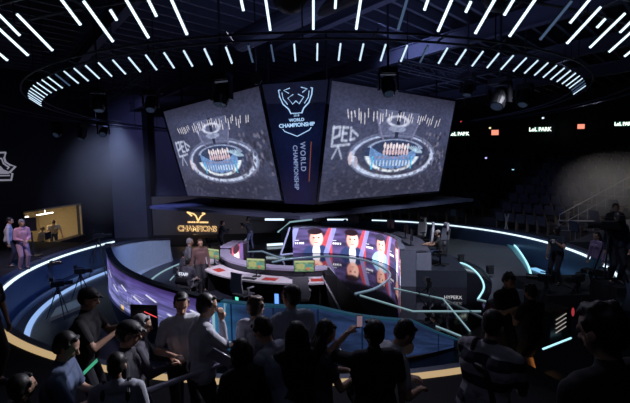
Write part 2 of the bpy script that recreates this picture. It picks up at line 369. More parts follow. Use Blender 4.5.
for a, cl, lb in ((-84, (.1, .9, .35), 'computer tower with green light under the left of the tech desk'), (-33, (.1, .8, .5), 'computer tower with green light under the tech desk middle'), (-14, (.12, .3, 1.), 'computer tower with blue light under the tech desk beside the chair')):
    r = empty('computer_tower', pol(a, 3.85, -.9), math.radians(a), lb, 'computer')
    MB().box((0, 0, .23), (.21, .44, .46)).build('tower_case', PLAST, r, bevel=.01)
    MB().box((0, -.223, .25), (.12, .006, .34)).build('front_light', emat('pc%d' % a, cl, 1.6), r)
# office chairs
def office_chair(loc, yaw, label, group, dark=False):
    r = empty('office_chair', loc, yaw, label, 'chair', group)   # sitter faces +Y
    MB().box((0, 0, .47), (.48, .46, .07)).build('seat', mat('chair_seat', (.06, .06, .075), .7), r, bevel=.03)
    w = MB()
    rr = []
    for i in range(7):
        z = .56 + (.22 if dark else .56) * i / 6; wd = .22 + .02 * math.sin(i); rr.append([(-wd, -.24 - .03 * math.sin(i / 6 * PI), z), (wd, -.24 - .03 * math.sin(i / 6 * PI), z), (wd, -.21 - .03 * math.sin(i / 6 * PI), z), (-wd, -.21 - .03 * math.sin(i / 6 * PI), z)])
    w.sweep(rr); w.build('backrest', BLACK if dark else mat('chair_mesh', (.45, .45, .52), .7), r)
    for s_ in (-1, 1):
        MB().path([(s_ * .23, -.1, .47), (s_ * .28, -.08, .55), (s_ * .28, -.06, .68)], .016).box((s_ * .28, 0, .70), (.06, .26, .03)).build('armrest', mat('chair_arm', (.35, .35, .4), .4), r)
    MB().tube((0, 0, .10), (0, 0, .45), .03).build('gas_lift', GREY, r)
    for k in range(5):
        a = 2 * PI * k / 5; MB().bar((0, 0, .10), (.28 * math.cos(a), .28 * math.sin(a), .07), .045, .03).tube((.28 * math.cos(a), .28 * math.sin(a) - .015, .03), (.28 * math.cos(a), .28 * math.sin(a) + .015, .03), .03).build('base_leg', PLAST, r)
    return r
ch = 'mesh office chairs along the tech desk'
for a, R, y_, lb in ((-25, 4.5, -10, 'grey mesh office chair in front of the middle tech monitor'), (-4, 4.6, 15, 'grey mesh office chair in front of the rightmost tech monitor'), (-50, 4.9, 28, 'office chair under the seated staff in a lettered black shirt'), (-65, 4.7, 10, 'office chair under the staff seated further back')):
    office_chair(pol(a, R, -.9), math.radians(a + y_), lb, ch, 'staff' in lb)

# ------------------------------------------------------------------ player LED walls, player desk, floor lights
def ribbon(name, pts, z0, z1, pic, material, parent, flip=False, thick=.12, side=1):
    P = spline(pts, 10); L = [0]
    for a, b in zip(P, P[1:]): L.append(L[-1] + (b - a).length)
    def ev(u):
        t = u * L[-1]
        for i in range(len(P) - 1):
            if t <= L[i + 1] + 1e-9: return P[i].lerp(P[i + 1], (t - L[i]) / max(L[i + 1] - L[i], 1e-9))
        return P[-1]
    def nrm(u):
        d = ev(min(1, u + .01)) - ev(max(0, u - .01)); return Vector((-d.y, d.x, 0)).normalized() * side
    pic.mesh(name, lambda u, v: Vector((*ev(u).xy, z1 + (z0 - z1) * v)) - nrm(u) * .012, material, parent)
    return ev, nrm
pg = Pic(360, 96, (66, 56, 96)); pg.noise(12, .4)
W = 1 / 4.6
for k in range(5):
    x = k * W; cx = x + W * .62
    pg.blend(((pg.X - x) / W + pg.Y * .35 > .95) * ((pg.X - x) / W < 1.05) * 1., (190, 66, 70), .8)
    pg.blend((np.abs((pg.X - x) / W - .1 + pg.Y * .22) < .07) * 1., (130, 135, 190), .8)
    pg.ell(cx, 1.05, W * .36, .42, (40, 50, 88) if k != 2 else (150, 200, 235), 1., .06)      # jacket
    pg.ell(cx, .92, W * .10, .30, (225, 222, 240), 1., .1)                                  # shirt front
    pg.ell(cx, .28, W * .195, .26, (44, 26, 34), 1., .14)                                    # hair
    pg.ell(cx + .002, .42, W * .175, .33, (236, 186, 170), 1., .12); pg.ell(cx - W * .1, .45, W * .07, .25, (190, 110, 105), .55, .5)                         # face
    pg.ell(cx - W * .03, .14, W * .19, .12, (30, 18, 26) if k != 2 else (40, 40, 60), 1., .1)         # fringe
    for s_ in (-1, 1): pg.ell(cx + s_ * W * .065, .39, W * .03, .025, (80, 45, 45), 1.)
    pg.ell(cx, .49, W * .02, .05, (205, 140, 122), .7); pg.ell(cx, .58, W * .055, .018, (170, 80, 80), .9)
    for j in range(5): pg.box(x + W * (.06 + .05 * j), .56, x + W * (.095 + .05 * j), .64, (240, 240, 250), .9)
    pg.box(x + W * .06, .47, x + W * .16, .50, (230, 230, 240), .7)
pw = empty('player_display_wall', (0, 0, 0), 0, 'bright curved display wall with a row of player portraits', 'screen')
WP = [(-1.15, 19.8, 0), (0.6, 19.65, 0), (2.0, 18.9, 0), (2.9, 17.6, 0), (3.25, 16.0, 0), (2.98, 13.9, 0)]
ev, nr = ribbon('portrait_display', WP, FZ + .03, .10, pg, picmat('led_portraits', 2.7), pw, side=1)
def offs(u, d, z): p = ev(u) + nr(u) * d; return Vector((p.x, p.y, z))
w = MB(); w.sweep([[offs(i / 40, .0, FZ), offs(i / 40, .0, .14), offs(i / 40, .14, .14), offs(i / 40, .14, FZ)] for i in range(41)]); w.build('display_back', DARK, pw)
w = MB(); w.sweep([[offs(i / 40, -.05, .12), offs(i / 40, -.05, .17), offs(i / 40, .16, .17), offs(i / 40, .16, .12)] for i in range(41)]); w.build('display_cap', mat('cap_lilac', (.30, .31, .42), .4), pw)
w = MB(); w.path([(-1.28, 19.75, .15), (-1.75, 19.5, FZ + .03)], .045); w.path([(-1.75, 19.5, FZ + .03), (-1.15, 19.75, FZ + .03)], .03); w.build('slanted_edge', mat('edge_glow', (.4, .42, .6), .4, emit=(.45, .5, .9), es=.4), pw)
# player riser and desk behind the wall
pr = MB(); pr.sweep([[offs(i / 30, .18, FZ), offs(i / 30, .18, -.6), offs(i / 30, 2.25, -.6), offs(i / 30, 2.25, FZ)] for i in range(31)])
tag(pr.build('player_riser', PL), 'dark raised riser behind the portrait display wall', 'platform')
pdk = empty('player_desk', (0, 0, 0), 0, 'curved grey player desk behind the portrait display wall', 'desk')
w = MB(); w.sweep([[offs(i / 30, .18, .07), offs(i / 30, .18, .12), offs(i / 30, 1.0, .12), offs(i / 30, 1.0, .07)] for i in range(31)]); w.build('desk_top', mat('player_desk', (.14, .14, .19), .4), pdk)
PANEL = mat('panel_grey', (.20, .21, .30), .45)
w = MB(); a, b = offs(1, .0, 0), offs(1, 1.05, 0)
w.prism([a.xy, ((a + b) / 2).xy + Vector((0, -.02)), ((a + b) / 2).xy + Vector((0, .1)), a.xy + Vector((0, .12))], FZ, .10); w.build('end_panel', PANEL, pdk)
w = MB(); w.prism([((a + b) / 2).xy + Vector((.02, -.0)), b.xy, b.xy + Vector((0, .12)), ((a + b) / 2).xy + Vector((0.02, .12))], FZ, .02); w.build('end_panel', mat('panel_grey_light', (.25, .26, .36), .45), pdk)
# stations
def gchair(loc, yaw, label, light=True):
    r = empty('gaming_chair', loc, yaw, label, 'chair', 'high backed chairs at the player desk')
    c = mat('gchair_white', (.5, .5, .56), .5) if light else mat('gchair_dark', (.04, .04, .05), .5)
    MB().box((0, 0, .47), (.50, .50, .10)).build('seat', PLAST, r, bevel=.04)
    w = MB(); w.sweep([[(-x, -.26 - .1 * t, z), (x, -.26 - .1 * t, z), (x, -.17 - .1 * t, z), (-x, -.17 - .1 * t, z)] for x, z, t in ((.22, .5, 0), (.25, .75, .3), (.25, 1.0, .6), (.17, 1.18, .8), (.15, 1.36, 1.))]); w.build('backrest', c, r, bevel=.02)
    MB().box((0, -.24, 1.2), (.22, .05, .12)).build('head_pillow', PLAST, r, bevel=.02)
    for s_ in (-1, 1): MB().tube((s_ * .29, 0, .5), (s_ * .29, 0, .68), .02).box((s_ * .29, 0, .70), (.08, .28, .03)).build('armrest', PLAST, r)
    MB().tube((0, 0, .08), (0, 0, .44), .035).build('gas_lift', PLAST, r)
    for k in range(5):
        a = 2 * PI * k / 5; MB().bar((0, 0, .08), (.32 * math.cos(a), .32 * math.sin(a), .05), .06, .04).build('base_leg', PLAST, r)
    return r
def yaw_of(v): return math.atan2(-v.x, v.y)          # rotation that turns +Y to v
pos = ['far left', 'second', 'middle', 'fourth', 'right hand']
for i, u in enumerate((.16, .33, .58, .74, .90)):
    n = nr(u)
    monitor(offs(u, .45, .12), yaw_of(-n), '%s black monitor seen from behind above the portrait display wall' % pos[i], 'monitors on the player desk', False)
    if i in (2, 3, 4): gchair(offs(u + (-.16 if i == 4 else .02), 1.25 if i == 4 else 1.75, -.6), yaw_of(-n) + (.15 if i < 4 else 0), ['', '', 'pale high backed chair behind the middle player monitor', 'pale high backed chair behind the fourth player monitor', 'pale high backed chair left of the seated player'][i])
# headphones / cameras on top of desk
for i, u in enumerate((.12, .29, .5)):
    p = offs(u, .3, .12); r = empty('desk_camera', p, yaw_of(nr(u)), 'small black camera on an arm by the %s player monitor' % pos[i], 'camera', 'small cameras on the player desk')
    MB().path([(0, 0, 0), (.05, 0, .16), (.02, -.02, .30)], .012).build('arm', PLAST, r)
    MB().box((.02, -.02, .34), (.10, .16, .10)).build('camera_body', PLAST, r, bevel=.01); MB().tube((.02, .06, .34), (.02, .12, .34), .035).build('lens', PLAST, r)
# left team display wall
pl = Pic(60, 60, (160, 70, 90)); pl.noise(6, .3); pl.ell(.45, .4, .25, .3, (245, 215, 215)); pl.ell(.45, 1.0, .4, .35, (220, 210, 235)); pl.ell(.45, .12, .28, .14, (50, 25, 35)); pl.box(.75, 0, 1, 1, (70, 80, 150), .7)
lw = empty('side_display_wall', (0, 0, 0), 0, 'small pink lit display wall inside the left lobe of the pit', 'screen')
ev2, nr2 = ribbon('portrait_display', [(-3.15, 14.7, 0), (-3.10, 15.3, 0), (-2.95, 15.95, 0)], FZ + .1, .13, pl, picmat('led_side', 1.9), lw, side=1)
w = MB(); w.sweep([[Vector((*(ev2(i / 10) + nr2(i / 10) * d).xy, z)) for d, z in ((0, FZ), (0, .15), (.10, .15), (.10, FZ))] for i in range(11)]); w.build('display_back', DARK, lw)
w = MB(); w.sweep([[Vector((*(ev2(i / 10) + nr2(i / 10) * d).xy, z)) for d, z in ((-.03, .15), (-.03, .20), (.42, .20), (.42, .15))] for i in range(11)]); w.build('display_cap', LIP, lw)
# glossy stage floor disc
STG = mat('stage_gloss', (.012, .012, .018), .06, spec=.8, noise=0)
tag(MB().arc([(.0, FZ), (.0, FZ + .012), (6.5, FZ + .012), (6.5, FZ)], -180, 180, 90).build('stage_floor', STG), 'round glossy black stage floor that mirrors the portraits', 'floor')
zf = FZ + .03
tag(MB().path(spline([at(272, 262, zf), at(291, 258.5, zf), at(333, 256, zf), at(365, 260, zf), at(387, 270, zf), at(389, 278, zf), at(375, 288, zf), at(355, 293.5, zf)]), .03).build('floor_light_line', mat('loop_line', (.25, .3, .4), .3, emit=(.3, .5, .65), es=.35)), 'thin oval line on the glossy floor looping under the portraits', 'light strip')
def fl(pts, label, m_=LCYAN, r=.018):
    return tag(MB().path([at(x, y, zf) for x, y in pts], r, 6).build('floor_light_line', m_), label, 'light strip', None)
fl([(394, 288), (443, 298.5), (470, 331)], 'bent cyan light line across the black stage floor right of the portraits')
fl([(360, 295), (413, 311), (481, 311)], 'long cyan light line nearest the barrier, running right')
fl([(436, 326), (449, 331), (461, 336)], 'short cyan light line at the barrier tip by the striped shirt')
fl(spline([(450, 260, 0), (467, 265, 0), (479, 275, 0), (484, 287, 0), (478, 299, 0)], 6) and [(p.x, p.y) for p in spline([(450, 260, 0), (467, 265, 0), (479, 275, 0), (484, 287, 0), (478, 299, 0)], 6)], 'curved cyan light line sweeping round behind the seated player', LCYANS, .03)
fl([(478, 299), (486, 301)], 'short foot of the curved cyan light line')
fl([(443, 298.5), (474, 313), (482, 317)], 'faint thin line crossing the black floor beside the bent cyan line', mat('faint', (.1, .1, .1), .5, emit=(.3, .4, .5), es=.12), .02)
fl([(240, 252), (262, 251), (284, 259)], 'grey light line on the floor below the cameraman on stage', mat('faint2', (.1, .1, .1), .5, emit=(.35, .5, .7), es=.45), .03)
fl([(240, 245), (249, 237)], 'short pale line rising behind the left lobe', MATS['faint2'], .05)
for (x0, y0, x1, y1, z, lb) in ((265, 219.5, 284, 219.5, 0, 'short bright white light bar upper, behind the cameraman'), (267, 245, 283, 244, -1.1, 'short bright white light bar near the floor behind the cameraman')):
    tag(MB().bar(at(x0, y0, z), at(x1, y1, z), .08, .12).build('light_bar', LWHITE), lb, 'light bar', 'short light bars behind the stage')
tag(MB().path([at(278, 232, -.5), at(290, 222, -.1), at(312, 219.5, -.05)], .05).build('light_bar', LCYAN), 'thin teal light line slanting up to the ring behind the portraits', 'light bar')
# ramp panels behind the portraits (dark teal faces)
tag(MB().prism([at(281, 231, -.6).xy, at(292, 223, -.6).xy, at(385, 222, -.6).xy, at(370, 229, -.6).xy], FZ, -.5).build('back_ramp', mat('ramp_teal', (.04, .06, .10), .5)), 'dark teal ramp block behind the portrait display wall', 'ramp')
# right hand sloping crescent with leaf light
inn = spline([(5.6, 20.4, -1.14), (6.2, 18.6, -1.14), (6.75, 16.7, -1.14), (6.45, 14.6, -1.14), (5.9, 13.2, -1.14), (5.3, 12.1, -1.14)], 8)
out = spline([(8.0, 22.0, -.5), (8.9, 20.6, -.55), (9.05, 18.4, -.6), (8.3, 15.9, -.62), (7.2, 13.2, -.66), (6.2, 11.7, -.7)], 8)
rp = empty('sloping_apron', (0, 0, 0), 0, 'grey sloping crescent apron with cyan edge behind the seated player', 'ramp')
w = MB(); w.sweep([[a, b, Vector((b.x, b.y, FZ)), Vector((a.x, a.y, FZ))] for a, b in zip(inn, out)]); w.build('apron_slope', mat('apron_grey', (.13, .14, .17), .4, nscale=2), rp)
w = MB(); w.path([p + Vector((0, 0, .05)) for p in out[8:34]], .035, 6); w.build('glowing_edge', LCYANS, rp)
lf = out[8:34]; w = MB(); w.sweep([[p + Vector((0, 0, .02)), p + Vector((-.28 * math.sin(PI * i / (len(lf) - 1)) - .01, -.15 * math.sin(PI * i / (len(lf) - 1)), .01)), p + Vector((-.28 * math.sin(PI * i / (len(lf) - 1)) - .01, -.15 * math.sin(PI * i / (len(lf) - 1)), -.02)), p + Vector((0, 0, -.02))] for i, p in enumerate(lf)]); w.build('leaf_panel', mat('leaf_teal', (.06, .2, .26), .3, emit=(.12, .5, .62), es=.15), rp)
# floor marking text
text('floor_lettering', 'HYPERX', .15, emat('floor_text', (.9, .9, .95), .6), frame(at(453, 297.5, FZ + .1), (1, -.12, 0), (0, .4, 1)), None, .004)
bpy.data.objects['floor_lettering']['label'] = 'small white lettering low on the black stage behind the seated player'; bpy.data.objects['floor_lettering']['category'] = 'lettering'
for px, py, lb in ((461, 259, 'small black floor speaker left on the grey apron'), (490, 271, 'small black floor speaker right on the grey apron')):
    r = empty('floor_speaker', at(px, py + 3, -1.0), 0, lb, 'speaker', 'small floor speakers on the apron')
    MB().box((0, 0, .14), (.22, .2, .26)).build('cabinet', PLAST, r, bevel=.02); MB().tube((0, -.1, .14), (0, -.11, .14), .08, n=16).build('speaker_cone', DARK, r)
    MB().box((0, 0, .30), (.3, .05, .04)).build('yoke', DARK, r)

# ------------------------------------------------------------------ hanging screens
JB = empty('hanging_screen_cluster', (0, 0, 0), 0, 'huge hanging cluster of tilted video screens around a dark championship banner', 'screen')
LT0, LT1, LB1, LB0 = Vector((-6.45, 17.45, 5.63)), Vector((-1.64, 12.76, 5.68)), Vector((-1.09, 13.85, 1.90)), Vector((-5.9, 18.55, 1.87))
RT0, RT1, RB1, RB0 = Vector((.55, 12.76, 5.80)), Vector((6.12, 17.47, 5.83)), Vector((5.62, 18.12, 1.88)), Vector((.06, 13.42, 1.87))
def quadP(a, b, c, d, off=0.):
    n = (b - a).cross(d - a).normalized(); n = n if n.dot(Vector((0, -1, 0))) > 0 else -n
    return lambda u, v: (a.lerp(b, u)).lerp(d.lerp(c, u), v) + n * off
def arena(mirror):
    p = Pic(220, 130, (64, 68, 94)); p.noise(7, .12)
    def mx(x): return x
    p.blend(np.clip(.16 - p.Y, 0, .16) * 6, (42, 42, 58)); p.blend(np.clip(p.Y - .62, 0, .4) * 1.6, (50, 48, 64), .6)
    p.ell(.5, .62, .40, .30, (80, 84, 108), .5, .3)
    p.ell(.5, .88, .45, .12, (44, 44, 58), .6, .4); p.ring(.52, .60, .33, .20, .07, (230, 238, 255), .95, -10, 190); p.ring(.52, .60, .33, .20, .04, (190, 205, 240), .9, -200, 200); p.ring(.52, .60, .35, .225, .03, (120, 130, 165), .7)
    p.ell(.52, .58, .26, .15, (52, 64, 96), .9)
    p.blend(((np.abs(p.X - .50) < .19) & (p.Y > .60 + .1 * ((p.X - .5) / .2) ** 2 * -1) & (p.Y < .72 - .10 * ((p.X - .5) / .2) ** 2)) * 1., (120, 160, 215), .85)
    p.ring(.50, .57, .21, .17, .08, (235, 245, 255), .95, 10, 170); [p.box(.34 + .027 * q_, .635, .352 + .027 * q_, .69, (225, 235, 250), .75) for q_ in range(12)]; [p.box(.36 + .027 * q_, .60, .37 + .027 * q_, .62, (190, 120, 120), .7) for q_ in range(10)]; p.box(.33, .60, .345, .72, (90, 190, 235), .9); p.box(.655, .60, .67, .72, (90, 190, 235), .9)
    p.ring(.52, .54, .22, .10, .06, (190, 205, 240), .7, -170, -10)
    for i in range(9): p.ell(.42 + i * .024, .50 + .012 * (i % 2), .010, .03, (235, 220, 225)); p.ell(.42 + i * .024, .56, .010, .03, (215, 190, 200))
    for i in range(6): p.line(.60 + .02 * i, .50, .70 + .01 * i, .56, .004, (195, 225, 245), .7)
    p.blend(((np.abs(p.X - .5) < .17 - .12 * (p.Y - .18)) & (p.Y > .18) & (p.Y < .42)) * 1., (100, 106, 138), .8); p.box(.485, .17, .515, .42, (40, 44, 66), .9); p.ring(.50, .27, .08, .045, .2, (225, 230, 250), .8); p.ell(.50, .34, .07, .03, (160, 170, 200), .8)
    p.line(.33, .25, .40, .45, .006, (125, 125, 160)); p.line(.68, .25, .63, .45, .006, (125, 125, 160))
    for i in range(34):
        x = .12 + i * .0225 + RNG.random() * .01; y = .17 + .05 * abs(x - .5) + .03 * RNG.random() + (.02 if i % 3 else 0)
        if i % 8 == 7: continue
        p.line(x, y, x + .03 * (.5 - x) * 0 + (x - .5) * -.03, y + .04 + .05 * RNG.random(), .0032, (240, 235, 240), .9)
    x0 = .10                                                       # wall emblem and letters
    for a_, b_, c_, d_ in ((.05, .36, .05, .50), (.05, .37, .09, .36), (.09, .36, .09, .43), (.09, .43, .06, .45), (.11, .36, .11, .47), (.11, .36, .14, .36), (.11, .41, .135, .41), (.11, .47, .14, .47), (.16, .36, .165, .46), (.165, .46, .19, .45), (.17, .38, .21, .42), (.05, .52, .16, .50)): p.line(a_, b_, c_, d_, .007, (200, 210, 232), .8)
    p.line(.06, .62, .09, .52, .006, (190, 200, 225), .7); p.line(.12, .62, .09, .52, .006, (190, 200, 225), .7)
    for i in range(160):                                            # audience and seats
        x, y = RNG.random(), .70 + .28 * RNG.random(); p.ell(x, y, .012, .014, (95, 92, 112) if RNG.random() > .4 else (52, 50, 70), .4)
    for i in range(70):
        x, y = .72 + .26 * RNG.random(), .35 + .4 * RNG.random(); p.ell(x, y, .010, .02, (125, 122, 145) if RNG.random() > .5 else (48, 46, 60), .6)
    p.ell(.18, .62, .015, .06, (215, 200, 210), .9); p.ell(.22, .66, .012, .05, (190, 180, 200), .8)
    p.noise(90, .14)
    return p
PM = picmat('led_big_screen', 1.0)
arena(False).mesh('video_screen', quadP(LT0, LT1, LB1, LB0, .02), PM, JB)
arena(True).mesh('video_screen', quadP(RT0, RT1, RB1, RB0, .02), PM, JB)
CB = Vector((-.2, 19.3, 0))
top = [LT0, LT1, RT0, RT1]; bot = [LB0, LB1, RB0, RB1]
def mirr(p): return Vector((2 * CB.x - p.x, 2 * CB.y - p.y, p.z))
topr = top + [mirr(p) for p in top]; botr = bot + [mirr(p) for p in bot]
w = MB(); n = len(topr); w.add(topr + botr, [tuple(range(n)), tuple(range(2 * n - 1, n - 1, -1))] + [(i, (i + 1) % n, n + (i + 1) % n, n + i) for i in range(n)]); w.build('screen_housing', BLACK, JB)
fr = mat('screen_frame', (.02, .02, .03), .4)
for a, b, c, d in ((LT0, LT1, LB1, LB0), (RT0, RT1, RB1, RB0)):
    w = MB(); [w.bar(p, q, .09, .09) for p, q in ((a, b), (b, c), (c, d), (d, a))]; w.build('screen_frame', fr, JB)
# banner between the screens
bn = Pic(70, 120, (10, 13, 34)); bn.noise(5, .4)
bn.ell(.5, .55, .45, .3, (14, 26, 66), .7, .6); bn.ell(.5, .9, .5, .25, (30, 22, 70), .5, .6); bn.noise(60, .3)
bq = quadP(LT1 + Vector((.08, 0, 0)), RT0 - Vector((.08, 0, 0)), RB0 - Vector((.05, 0, 0)), LB1 + Vector((.05, 0, 0)), .16)
bn.mesh('banner', bq, picmat('led_banner', .8), JB)
BLT = emat('banner_light', (.42, .66, 1.), 1.1); BLT2 = emat('banner_dim', (.35, .45, .8), .55); BLO = emat('banner_orange', (.8, .25, .15), .25)
bq2 = quadP(LT1, RT0, RB0, LB1, .19)
def bline(pts, r, m_, nm='emblem_line'):
    w = MB(); w.path([bq2(u, v) for u, v in pts], r, 6); return w.build(nm, m_, JB)
bn_x = (bq2(1, .2) - bq2(0, .2)).normalized(); bn_y = (bq2(.5, 0) - bq2(.5, 1)).normalized()
w = MB()
for s_ in (-1, 1):   # cup emblem: two handles, bowl, foot, shield
    f = lambda u, v, s_=s_: bq2(.5 + s_ * u, v)
    MB().path([f(.22, .05), f(.245, .05), f(.24, .10), f(.20, .16), f(.12, .20), f(.085, .24)], .018, 6).build('emblem_line', BLT, JB)
    MB().path([f(.20, .07), f(.19, .12), f(.13, .165)], .012, 6).build('emblem_line', BLT, JB)
    MB().path([f(.25, .355), f(.22, .375), f(.0, .42)], .013, 6).build('emblem_line', BLT, JB)
    MB().path([f(.035, .09), f(.12, .115), f(.05, .165), f(.0, .14)], .014, 6).build('emblem_line', BLT, JB)
    MB().path([f(.08, .04), f(.17, .055), f(.10, .08)], .013, 6).build('emblem_line', BLT, JB)
    MB().path([f(.085, .235), f(.0, .237)], .012, 6).build('emblem_line', BLT, JB)
text('lettering', '2018', .09, BLT, frame(bq2(.5, .255), bn_x, bn_y), JB, .004)
text('lettering', 'WORLD', .13, BLT, frame(bq2(.5, .29), bn_x, bn_y), JB, .004, bold=.003)
text('lettering', 'CHAMPIONSHIP', .165, BLT, frame(bq2(.5, .33), bn_x, bn_y), JB, .004, .95, bold=.004)
rot = frame(bq2(.60, .59), -bn_y, bn_x); text('lettering', 'WORLD', .23, BLT2, rot, JB, .004, 1.25, bold=.004)
rot = frame(bq2(.44, .68), -bn_y, bn_x); text('lettering', 'CHAMPIONSHIP', .20, BLT2, rot, JB, .004, 1.05, bold=.004)
MB().path([bq2(.76, .47), bq2(.745, .80)], .014, 6).build('orange_line', BLO, JB)
# hangers
for p in (LT0, LT1, RT0, RT1): 
    q = p.lerp(Vector((CB.x, CB.y, p.z)), .12); MB().tube(q, (q.x, q.y, ZC), .04).build('hanger_rod', DARK, JB)
# slab canopy below the screens
cn = empty('stage_canopy', (0, 0, 0), 0, 'dark angular canopy slab under the hanging screens, blue lit on the left', 'canopy')
CAN = [(-.5, 12.9), (-7.45, 17.95), (-6.4, 24.0), (6.0, 24.0), (7.4, 18.6)]
MB().prism(CAN, 1.38, 1.5).build('canopy_slab', mat('canopy', (.07, .08, .14), .5), cn)
for x, y in ((-4.5, 17.6), (4.3, 17.8), (-4, 22.5), (3.6, 22.5)): MB().tube((x, y, 1.5), (x, y, 1.9), .06).build('strut', DARK, cn)

# ------------------------------------------------------------------ rings of light tubes
def light_ring(nm, r_in, z_in, r_out, z_out, azs, group, lab, mats, wid):
    base = None
    for az in azs:
        mi = mats(az)
        if mi is None: continue
        m_, ext = mi
        z1 = z_in + (z_out - z_in) * ext; r1 = r_in + (r_out - r_in) * ext
        r = empty(nm, pol(az, r_in, z_in), math.radians(az), None, 'light tube', group); r['label'] = lab if m_ is not LDIM else lab.replace('white', 'dimmed blue')
        L = math.hypot(r1 - r_in, z1 - z_in)
        w = MB(); w.bar((0, 0, 0), (0, -(r1 - r_in), z1 - z_in), wid, wid); w.build('tube', m_, r)
        w = MB(); w.bar((0, 0, wid * .8), (0, -(r1 - r_in), z1 - z_in + wid * .8), wid * 1.3, wid * .6); w.build('housing', DARK, r)
dimset = {-6, 11}
def inner(az):
    k = round((az + .9) / 2.5)
    return (LDIM if k in (-2, -1, 6, 21, 22, -14) else LTUBE, 1.)
light_ring('light_tube', 8.21, 4.80, 8.47, 4.99, [-.9 + 2.5 * k for k in range(-23, 24)] , 'tubes of the inner ceiling ring', 'short white light tube set radially in the inner ceiling ring', inner, .024)
def longr(az):
    k = round((az - 1) / 3.2)
    if k in (-6, -2): return None
    return (LDIM if k in (2, 6, 12) else LTUBEL, 1.)
light_ring('light_tube', 9.78, 4.77, 10.24, 5.12, [1 + 3.2 * k for k in range(-14, 17)], 'tubes of the middle ceiling ring', 'long white light tube set radially in the middle ceiling ring', longr, .028)
def shortr(az):
    k = round((az - 2.4) / 3.0)
    if k in (-7, -3, -1, 1, 5): return None
    return (LTUBEL, .35 if k in (-5, 3, 7) else .9)
light_ring('light_tube', 10.20, 4.86, 10.5, 5.1, [2.4 + 3.0 * k for k in range(-12, 16)], 'tubes of the outer ceiling ring', 'white light tube set radially in the outer ceiling ring', shortr, .026)
TR = mat('truss_blue', (.045, .05, .08), .5, .3)
for nm, rs, lb in (('ring_truss', (8.30, 8.62), 'round dark pipe truss carrying the inner ring of tubes'), ('ring_truss', (9.9, 10.4), 'round dark pipe truss carrying the outer rings of tubes')):
    r = empty(nm, (0, 0, 0), 0, lb, 'truss', 'round ceiling trusses')
    for R in rs: MB().path([pol(a, R, 5.12 if R < 9 else 5.2) for a in range(0, 361, 4)], .02, 6).build('pipe', TR, r)
    R0, R1 = rs; [MB().bar(pol(a, R0, 5.13), pol(a, R1, 5.18), .03, .02).build('cross_bar', TR, r) for a in range(0, 360, 8)]
    for a in range(0, 360, 24): MB().tube(pol(a, R0 + .1, 5.12), pol(a, R0 + .1, ZC), .012, n=6).build('hanger_wire', DARK, r)
# roof joists and girders, laid diagonally
def clipseg(p, d):
    t0, t1 = -60, 60
    for k, (lo, hi) in enumerate(((X0 + .1, X1 - .1), (Y0 + .1, Y1 - .1))):
        if abs(d[k]) > 1e-6:
            a, b = (lo - p[k]) / d[k], (hi - p[k]) / d[k]; a, b = min(a, b), max(a, b); t0, t1 = max(t0, a), min(t1, b)
    return (t0, t1) if t1 > t0 + 1 else None
JM = mat('joist', (.16, .17, .24), .6, .2); GM = mat('girder', (.10, .105, .16), .6, .2)
d = Vector((.72, .69, 0)).normalized(); nn = Vector((-d.y, d.x, 0))
for k in range(46):
    p = Vector((2, 12, 0)) + nn * (k - 22) * .62; c_ = clipseg(p, d)
    if not c_: continue
    a, b = p + d * c_[0], p + d * c_[1]; w = MB()
    for z, ww, hh in ((7.55, .10, .03), (7.72, .03, .30)): w.bar(a + Vector((0, 0, z)), b + Vector((0, 0, z)), ww, hh)
    tag(w.build('roof_joist', JM), 'thin dark diagonal roof joist above the light rings', 'joist', 'parallel roof joists')
d = Vector((-.64, .77, 0)).normalized(); nn = Vector((-d.y, d.x, 0))
for k in range(7):
    p = Vector((2, 8, 0)) + nn * (k - 3.2) * 4.6; c_ = clipseg(p, d)
    if not c_: continue
    a, b = p + d * c_[0], p + d * c_[1]; w = MB()
    for z, ww, hh in ((6.9, .22, .04), (7.15, .05, .5), (7.4, .22, .04)): w.bar(a + Vector((0, 0, z)), b + Vector((0, 0, z)), ww, hh)
    tag(w.build('roof_girder', GM), 'heavy diagonal roof girder crossing under the joists', 'girder', 'heavy roof girders')
w = MB(); a, b = Vector((-8, 4, 6.4)), Vector((12, 20, 6.4)); w.tube(Vector((-2, 11.5, 6.6)), Vector((7, 1.5, 6.6)), .28, n=18)
tag(w.build('air_duct', mat('duct', (.07, .075, .11), .5, .5)), 'fat round air duct slanting across the ceiling centre', 'duct')
# moving heads and other gear under the rings
def moving_head(p, yaw, tilt, label, s=1.):
    r = empty('stage_spotlight', p, yaw, label, 'spotlight', 'stage spotlights under the ceiling rings')
    r.scale = (s, s, s)
    MB().box((0, 0, -.06), (.34, .26, .12)).build('base', PLAST, r, bevel=.01)
    w = MB(); w.box((-.19, 0, -.28), (.03, .12, .36)); w.box((.19, 0, -.28), (.03, .12, .36)); w.box((0, 0, -.12), (.40, .12, .03)); w.build('yoke', PLAST, r)
    dr = Vector((0, -math.sin(tilt), -math.cos(tilt))); c = Vector((0, 0, -.36))
    MB().tube(c - dr * .16, c + dr * .06, .13, .15, 16).tube(c + dr * .06, c + dr * .20, .15, .12, 16).build('lamp_head', PLAST, r)
    MB().tube(c + dr * .2, c + dr * .21, .10, .10, 16).build('lens', mat('lens_glass', (.1, .13, .2), .2, emit=(.35, .55, 1.), es=.03), r)
    MB().tube((0, 0, 0), (0, 0, ZC - p[2]), .025, n=6).build('hanger_pipe', DARK, r)
